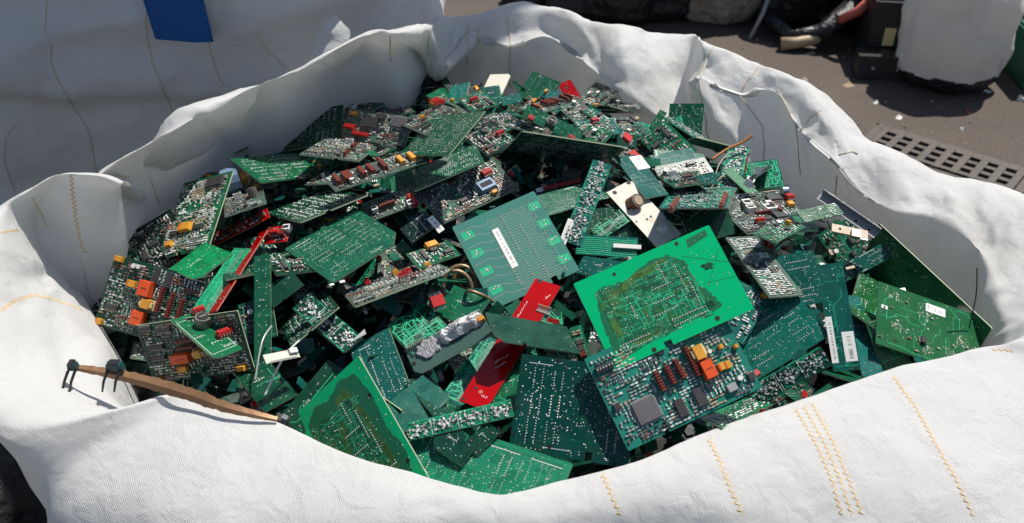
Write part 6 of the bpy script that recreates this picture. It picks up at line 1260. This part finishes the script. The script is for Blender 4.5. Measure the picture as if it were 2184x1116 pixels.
loose('capacitor', 'brown round capacitor at the upper end of the sticker board', 'capacitor', (.120, .985, 1.155), (.4, -.5, .5), b_can)
loose('connector_plate', 'salmon tan connector plate lying on the green board at the right', 'connector', (.378, .833, 1.157), (.35, .12, -.2), b_tan)
loose('bracket', 'grey metal bracket along the foot of the right bag wall', 'bracket', (.408, .915, 1.128), (.5, .3, -.72), b_bracket)
loose('metal_scrap', 'cream and silver scrap between the upright strip and the front left bright board', 'scrap', (-.222, .648, 1.135), (.5, .3, .7), b_shard)
loose('metal_scrap', 'small silver scrap at the front left rim of the bag', 'scrap', (-.212, .590, 1.108), (.5, .1, -.5), b_clip)
loose('plastic_connector', 'black plug lying at the front right rim under the main component board', 'connector', (.170, .615, 1.06), (.3, .2, .5), b_chipmess)
loose('plastic_connector', 'white connector in the jumble by the right bag wall', 'connector', (.290, .950, 1.150), (.4, .3, 1.2), b_conn)
loose('chip', 'red many legged chip above the solder lump board', 'chip', (-.078, .728, 1.140), (.75, .1, .6), b_redchip)
loose('chip', 'red many legged chip in the shade behind the large left board', 'chip', (-.175, .955, 1.160), (.4, .2, .4), b_redchip)
loose('chip', 'bright red chip on the far right slope', 'chip', (.150, 1.045, 1.165), (.6, 0, 1.2), b_redchip)
loose('chip', 'pinkish red chip below the bright red one on the far right slope', 'chip', (.155, 1.01, 1.158), (.5, .1, 1.0), b_redchip)

# ------------------------------------------------------------------ the tall bag behind on the left
def rear_bag():
    cx, cy, ax, ay, ex = -.86, 1.99, .635, .60, 5.0
    nu, zs = 520, np.linspace(0, 1.78, 240)
    verts = []; vl = []
    UU = np.repeat(np.arange(nu)[:, None] / nu * 3.9, len(zs), 1); VV = np.repeat(zs[None, :], nu, 0)
    F1 = crumple(UU, VV, .13, .024, 21, 2.4); F2 = crumple(UU, VV, .055, .008, 22, 1.8); F3 = crumple(UU, VV, .024, .0025, 23)
    for i in range(nu):
        a = i / nu * 2 * math.pi
        ca, sa = math.cos(a), math.sin(a)
        k = (abs(ca) ** ex + abs(sa) ** ex) ** (-1 / ex)
        for jz, z in enumerate(zs):
            zz = z + .035 * noise.noise(Vector((ca * 2, sa * 2, 3.0)))
            rim = 1.095 + .05 * noise.noise(Vector((ca * 2.4, sa * 2.4, 9))) - .02 * ca * 1.2
            collar = .075 / (1 + math.exp(-(zz - rim) / .008))
            belly = .03 * math.sin(min(1, max(0, (zz - .1) / .95)) * math.pi) - .035 * math.exp(-((zz - .93 + .05 * math.sin(a * 3)) / .05) ** 2)
            bulge = .022 * math.exp(-((zz - rim - .045) / .045) ** 2)
            top = max(0, (z - 1.62) / .16) ** 2 * .35
            r = k * (1 + collar + belly + bulge - top)
            p = Vector((cx + ax * ca * r, cy + ay * sa * r, z))
            q = Vector((p.x * 2.2, p.y * 2.2, p.z * 5))
            q2 = Vector((p.x * 1.6 + p.z * .8, p.y * 1.6, p.z * 6.5 - p.x * 1.5))
            d = .030 * noise.noise(q) + .022 * fold(Vector((p.x, p.y, p.z * 1.6)), 2.2, 3.2) + .034 * (1 - abs(noise.noise(q2)) * 2) + .001 * noise.noise(p * 24) + F1[i, jz] + F2[i, jz] + F3[i, jz]
            verts.append((p.x + ca * d, p.y + sa * d, p.z))
    nz = len(zs); faces = []
    for i in range(nu):
        for j in range(nz - 1): faces.append((i * nz + j, ((i + 1) % nu) * nz + j, ((i + 1) % nu) * nz + j + 1, i * nz + j + 1))
    faces.append(tuple(i * nz + nz - 1 for i in range(nu)))
    me = bpy.data.meshes.new('bulk_bag'); me.from_pydata(verts, [], faces); me.update()
    uv = me.uv_layers.new(name='UVMap')
    for p in me.polygons:
        for li in p.loop_indices:
            v = me.loops[li].vertex_index; uv.data[li].uv = ((v // nz) / nu * 3.6, zs[v % nz])
    me.materials.append(MATS['bagcloth_rear']); me.polygons.foreach_set('use_smooth', [True] * len(me.polygons))
    o = bpy.data.objects.new('bulk_bag', me); COL.objects.link(o)
    tag(o, 'tall closed bulk bag in shade behind on the left, with a blue lifting strap', 'bulk bag')
    for zig, rear, pts in SEAMS:
        if rear: stitch_row(pts, o, 0)
    # lifting strap: doubled webbing hanging from the top
    mb = MB(); n = 24; k = mb.slot('webbing')
    for layer in range(2):
        i0 = len(mb.v)
        for i in range(n + 1):
            t = i / n; z = 1.206 + t * .42
            yb = 1.285 - .010 * math.sin(t * 3) - layer * .004 + .02 * t
            for (dx, dy) in ((-.050 + .012 * (1 - t) , 0), (-.02, -.003), (.02, -.003), (.047, 0), (.047, .003), (-.050 + .012 * (1 - t), .003)):
                mb.v.append((-.511 + dx + .015 * (1 - t) * (1 if layer else .8), yb + dy, z + (.004 if dx < 0 else 0) * (1 - t)))
        for i in range(n):
            for q in range(6): mb.f.append((i0 + i * 6 + q, i0 + i * 6 + (q + 1) % 6, i0 + (i + 1) * 6 + (q + 1) % 6, i0 + (i + 1) * 6 + q)); mb.m.append(k)
        mb.f.append(tuple(i0 + q for q in range(6))[::-1]); mb.m.append(k)
    s = mb.build('lifting_strap', o)
    uv = s.data.uv_layers.new(name='UVMap')
    for li, lp in enumerate(s.data.loops):
        c = s.data.vertices[lp.vertex_index].co; uv.data[li].uv = (c.x, c.z)
    # the corner of loose liner that catches the sun
    mb = MB(); k = mb.slot('bagcloth'); nn = 14
    for i in range(nn + 1):
        for j in range(nn + 1):
            u, v = i / nn, j / nn
            x = -.318 + .055 * u + .01 * math.sin(v * 3); z = 1.163 + .05 * v + .008 * u; y = 1.325 + .030 * v - .012 * math.sin(u * 3.1) - .006 * noise.noise(Vector((u * 3, v * 3, 2)))
            if v > .6: x += (.5 - u) * .03 * (v - .6) / .4
            mb.v.append((x, y, z))
    for i in range(nn):
        for j in range(nn): a = i * (nn + 1) + j; mb.f.append((a, a + nn + 1, a + nn + 2, a + 1)); mb.m.append(k)
    mb.build('liner_flap', o, True)
rear_bag()

# ------------------------------------------------------------------ yard behind
def sack(name, label, cat, loc, rx, ry, h, mat, seed, lean=0, neck=1.0, amp=.12, rz=0, base=None, mouth=None, group=None):
    nu, nv = 130, 64; mb = MB(); k = mb.slot(mat); kb = mb.slot(base) if base else k
    for i in range(nu):
        a = i / nu * 2 * math.pi
        for j in range(nv + 1):
            t = j / nv
            s = min(1, (t / .16)) ** .5 if t < .16 else 1.0
            s = (.72 + .28 * s) * (1 + .08 * math.sin(t * 3))
            s *= 1 - (1 - neck) * max(0, (t - .45) / .55) ** 1.6
            z = h * t
            q = Vector((math.cos(a) * 1.3, math.sin(a) * 1.3, t * 2.2 * h / max(rx, .2) * .4))
            d = 1 + amp * noise.noise(q * 1.4 + Vector((seed, 0, 0))) * 1.2 + amp * .9 * fold(q, seed, 1.5) + amp * .3 * fold(q, seed + 3, 4.2) + amp * .08 * fold(q, seed + 5, 9.0)
            zz = z * (1 + .10 * noise.noise(q + Vector((0, seed, 5))) * t)
            mb.v.append((rx * s * d * math.cos(a) + lean * t * t, ry * s * d * math.sin(a), zz))
    for i in range(nu):
        for j in range(nv):
            i2 = (i + 1) % nu
            mb.f.append((i * (nv + 1) + j, i2 * (nv + 1) + j, i2 * (nv + 1) + j + 1, i * (nv + 1) + j + 1)); mb.m.append(kb if j < nv * .17 + 3 * noise.noise(Vector((i * .15, seed, 0))) and base else k)
    # gathered or slack top
    c = len(mb.v); tz = h * (.97 if mouth else 1.02); mb.v.append((lean, 0, tz - (.06 if mouth else 0)))
    km = mb.slot(mouth) if mouth else k
    for i in range(nu): mb.f.append((i * (nv + 1) + nv, ((i + 1) % nu) * (nv + 1) + nv, c)); mb.m.append(km)
    o = mb.build(name, None, True); o.location = loc; o.rotation_euler = (0, 0, rz)
    uv = o.data.uv_layers.new(name='UVMap')
    for li, lp in enumerate(o.data.loops):
        co = o.data.vertices[lp.vertex_index].co; uv.data[li].uv = (math.atan2(co.y, co.x) * rx, co.z)
    tag(o, label, cat, group); return o

ws = sack('white_sack', 'stuffed white sack with a dirty black bottom and red scraps at its mouth', 'sack', (2.03, 3.93, 0), .225, .22, .47, 'sackcloth', 4.4, lean=.01, neck=1.0, amp=.11, base='binbag', mouth='sackcloth')
srng = random.Random(3)
for k in range(7):
    mb = MB(); a = srng.uniform(0, 6.28)
    mb.box((0, 0, 0), (srng.uniform(.05, .10), srng.uniform(.03, .06), .018), ['scrapred', 'white_plastic', 'scrapred'][k % 3], taper=.7); mb.box((.01, .01, .012), (.04, .02, .02), ['white_plastic', 'scrapred'][k % 2], taper=.6)
    o = mb.build('packaging_scrap'); o.location = (1.99 + .11 * math.cos(a), 3.90 + .12 * math.sin(a), .455 + srng.random() * .02); o.rotation_euler = (srng.uniform(-.6, .6), srng.uniform(-.6, .6), a)
    tag(o, 'red and white packaging scrap in the mouth of the white sack', 'scrap', 'scraps in the mouth of the white sack')
sack('garbage_bag', 'long black garbage bag slumped at the top centre of the yard', 'garbage bag', (.62, 4.86, 0), .46, .26, .40, 'binbag', 1.2, neck=.8, amp=.22)
sack('garbage_bag', 'dark grey dusty sack between the black bags', 'garbage bag', (1.13, 4.82, 0), .24, .22, .44, 'greysack', 2.6, neck=.8, amp=.2)
sack('garbage_bag', 'black garbage bag right of the dusty grey sack', 'garbage bag', (1.60, 4.75, 0), .30, .26, .52, 'binbag', 7.1, neck=.7, amp=.2)
sack('garbage_bag', 'black garbage bag in the dark behind the black machine', 'garbage bag', (2.05, 4.65, 0), .36, .30, .62, 'binbag', 9.1, neck=.7, amp=.2)
sack('garbage_bag', 'black garbage bag behind the green crate', 'garbage bag', (2.62, 4.55, 0), .28, .30, .56, 'binbag', 3.3, neck=.7, amp=.2)
sack('garbage_bag', 'small black bag end at the top edge left of the others', 'garbage bag', (.12, 5.02, 0), .16, .14, .10, 'binbag', 5.3, neck=.6, amp=.2)
sack('garbage_bag', 'dark garbage bag on the ground at the lower left, beside the open bulk bag', 'garbage bag', (-.92, .80, 0), .30, .30, .74, 'binbag', 6.3, neck=.7, amp=.2)

def machine():
    root = empty('machine_casing', (1.78, 4.12, 0), R_(-8))
    mb = MB(); mb.box((.06, .10, .02), (.27, .30, .30), 'blackplastic', taper=.97); mb.box((.06, .10, .318), (.24, .27, .02), 'blackplastic', taper=.9)
    for i in range(7): mb.box((.1965, .02 + i * .03, .06), (.004, .012, .2), 'void')
    mb.build('casing', root)
    mb = MB(); mb.box((-.005, -.14, .0), (.25, .14, .105), 'blackplastic', taper=.96); mb.box((-.005, -.205, .105), (.25, .012, .012), 'blackplastic')
    f = mb.build('front_panel', root)
    for x in (-.06, .05):
        b = MB(); b.cyl((0, 0, 0), .008, .004, 'tin', 'tin', 12); s = b.build('screw', f); s.location = (x, -.209, .06); s.rotation_euler = (R_(90), 0, 0)
    mb = MB(); mb.box((.02, -.0535, .115), (.05, .004, .085), 'cream_plastic'); mb.build('label_plate', root)
    tag(root, 'black machine casing with a cream plate on its front, left of the white sack', 'machine')
machine()
mb = MB()
mb.tube([(1.32, 4.55, .10), (1.42, 4.35, .05), (1.56, 4.30, .09), (1.72, 4.38, .2)], [.045, .035, .05, .06], 'binbag', 10)
o = mb.build('plastic_sheet', None, True); tag(o, 'crumpled black plastic sheet before the black bags', 'plastic sheet')
mb = MB(); mb.tube([(1.36, 4.30, .03), (1.43, 4.28, .045), (1.52, 4.29, .06), (1.60, 4.32, .10)], [.035, .028, .03, .02], 'tan', 10)
o = mb.build('rolled_paper', None, True); tag(o, 'pale rolled wrapper lying by the black plastic sheet', 'wrapper')
mb = MB(); mb.tube([(1.24, 4.45, .0), (1.30, 4.50, .12), (1.40, 4.62, .42)], [.012, .012, .010], 'pipe', 8)
o = mb.build('metal_rod', None, True); tag(o, 'thin grey rod leaning between the garbage bags', 'rod')
mb = MB(); mb.tube([(1.62, 4.28, .16), (1.69, 4.24, .22), (1.78, 4.28, .32), (1.84, 4.35, .36), (1.90, 4.40, .40)], [.02, .026, .018, .022, .014], 'scrapred', 8)
o = mb.build('red_rag', None, True); tag(o, 'reddish rag hanging over the top of the black machine', 'rag')

def crate():
    root = empty('crate', (2.58, 3.95, 0), R_(-6)); W, D, Hh, t = .42, .34, .24, .012
    mb = MB(); mb.box((0, 0, 0), (W, D, t), 'crate_green')
    for (x, y, a, b) in ((0, -D / 2, W, t), (0, D / 2, W, t), (-W / 2, 0, t, D - 2 * t), (W / 2, 0, t, D - 2 * t)): mb.box((x, y, t), (a, b, Hh), 'crate_green')
    mb.build('body', root)
    mb = MB()
    for (x, y, a, b) in ((0, -D / 2 - .008, W + .03, .016), (-W / 2 - .008, 0, .016, D)): mb.box((x, y, Hh - .03), (a, b, .03), 'crate_green')
    mb.build('rim', root)
    tag(root, 'green plastic crate at the right edge of the yard, beside the white sack', 'crate')
crate()
srng = random.Random(11)
for k in range(9):
    mb = MB(); s = srng.uniform(.03, .07)
    mb.box((0, 0, 0), (s, s * .6, .012), ['scrapred', 'white_plastic', 'scrapred'][k % 3], taper=.6); mb.box((s * .2, 0, .01), (s * .5, s * .4, .012), 'white_plastic', taper=.5)
    o = mb.build('packaging_scrap'); o.location = (2.33 + srng.uniform(-.05, .25), 3.66 + srng.uniform(-.05, .06), .002); o.rotation_euler = (srng.uniform(-.2, .2), srng.uniform(-.2, .2), srng.uniform(0, 6))
    tag(o, 'red and white packaging scrap on the asphalt before the green crate', 'scrap', 'scraps before the green crate')
for k in range(5):
    mb = MB(); s = .07
    mb.box((0, 0, 0), (s, s * .7, .02), 'white_plastic', taper=.7); mb.box((.01, 0, .018), (s * .6, s * .5, .02), 'scrapred' if k % 2 else 'white_plastic', taper=.6)
    o = mb.build('packaging_scrap'); o.location = (2.46 + k * .06, 3.93 + srng.uniform(-.08, .08), .22); o.rotation_euler = (.3, .2, srng.uniform(0, 6))
    tag(o, 'white and red packaging scrap lying in the green crate', 'scrap', 'scraps in the green crate')
mb = MB(); mb.box((0, 0, 0), (.05, .035, .006), 'tan', taper=.6); mb.box((.006, .004, .005), (.025, .02, .006), 'tan', taper=.5)
o = mb.build('litter_scrap'); o.location = (1.57, 3.86, 0); o.rotation_euler = (0, 0, .5); tag(o, 'tan scrap lying alone on the open asphalt', 'litter')
mb = MB(); mb.box((0, 0, 0), (.045, .03, .004), 'greysack', taper=.6); mb.box((-.004, .004, .004), (.02, .016, .006), 'greysack', taper=.5)
o = mb.build('litter_scrap'); o.location = (1.38, 3.93, 0); o.rotation_euler = (0, 0, 1.5); tag(o, 'dark grey scrap lying on the asphalt left of the tan one', 'litter')

def drain():
    root = empty('drain_grate', (1.72, 3.13, .002), R_(-41))
    W, D, t = .54, .17, .014; nx, ny = 8, 3
    mb = MB(); px, py = W / nx, D / ny
    for i in range(nx + 1): mb.box((-W / 2 + i * px, 0, .0015), (px * .42, D + .04, t), 'iron', taper=.97)
    for j in range(ny + 1):
        for i in range(nx): mb.box((-W / 2 + (i + .5) * px, -D / 2 + j * py, .0015), (px * .58, py * .42, t - .001), 'iron', taper=.97)
    mb.build('grate', root)
    mb = MB()
    for (x, y, p, q) in ((0, -D / 2 - .035, W + .10, .03), (0, D / 2 + .035, W + .10, .03), (-W / 2 - .035, 0, .03, D + .04), (W / 2 + .035, 0, .03, D + .04)): mb.box((x, y, .001), (p, q, .006), 'iron', taper=.98)
    mb.build('frame', root)
    mb = MB(); mb.box((0, 0, 0), (W, D, .001), 'void'); mb.build('shaft_dark', root)  # flat black sheet; the dark below the grate is put into its colour
    tag(root, 'iron drain grate with square holes in the asphalt at the right', 'drain')
drain()
mb = MB(); crng = random.Random(8)
for k in range(900):
    if k < 450: x, y = 1.70 + crng.gauss(0, .26), 3.14; y += -(x - 1.70) * .87 + crng.gauss(0, .13)
    else: x, y = crng.uniform(.4, 3.2), crng.uniform(2.3, 5)
    s = crng.uniform(.003, .011)
    mb.box((x, y, .0), (s, s * crng.uniform(.5, 1), s * .5), crng.choice(['crumb', 'crumb', 'iron', 'tan']), Matrix.Rotation(crng.uniform(0, 3), 3, 'Z'), taper=.6)
o = mb.build('gravel_crumbs'); tag(o, 'loose grit and crumbs around the drain grate', 'grit', None, 'stuff')

# ------------------------------------------------------------------ awning put above the frame, unseen, to shade the left of the scene
def added_awning():
    root = empty('added_awning', (.0, 2.6, 0))
    lift = lambda p: Vector(p) + sd * ((3.5 - p[2]) / sd.z)
    A, B = lift((-.45, .985, 1.24)), lift((.20, 1.56, 1.28)); D = Vector((-1.35, .75, 0))
    n = 40; mb = MB(); k = mb.slot('greysack')
    spot = Vector((-.290, 1.335, 1.195)) + sd * ((3.5 - 1.195) / sd.z)
    for i in range(n + 1):
        for j in range(n + 1):
            p = A.lerp(B, i / n) + D * (j / n); p.z += .03 * math.sin(i * .5) * math.sin(j * .4)
            mb.v.append(tuple(p - root.location))
    for i in range(n):
        for j in range(n):
            c = A.lerp(B, (i + .5) / n) + D * ((j + .5) / n)
            if abs(c.x - spot.x) < .05 and abs(c.y - spot.y) < .05: continue  # opening left in the sheet so sun reaches the liner flap
            a = i * (n + 1) + j; mb.f.append((a, a + n + 1, a + n + 2, a + 1)); mb.m.append(k)
    o = mb.build('shade_tarp', root, True)
    for p in (A + D * .98, B + D * .98):
        m = MB(); q = p - root.location; m.tube([Vector((q.x, q.y, 0)), Vector((q.x, q.y, 3.48))], .025, 'pipe', 10); m.build('pole', root)
        m = MB(); e = q - D * .98; m.tube([Vector((q.x, q.y, 3.46)), Vector((e.x, e.y, 3.46))], .02, 'pipe', 10); m.build('beam', root)
    tag(root, 'unseen grey tarpaulin awning on two poles that shades the tall bulk bag', 'added_awning')
added_awning()

srng = random.Random(21)
for k in range(16):
    mb = MB(); s = srng.uniform(.02, .05); mt = srng.choice(['tan', 'greysack', 'white_plastic', 'brown', 'greysack'])
    mb.box((0, 0, 0), (s, s * srng.uniform(.4, .8), .004), mt, taper=.6); mb.box((s * .15, s * .1, .003), (s * .5, s * .3, .006), mt, taper=.5)
    o = mb.build('litter_scrap'); o.location = (srng.uniform(.5, 2.4), srng.uniform(3.3, 4.5), .001); o.rotation_euler = (0, 0, srng.uniform(0, 6))
    tag(o, 'small crumpled litter scrap scattered on the asphalt of the yard', 'litter', 'litter on the yard')
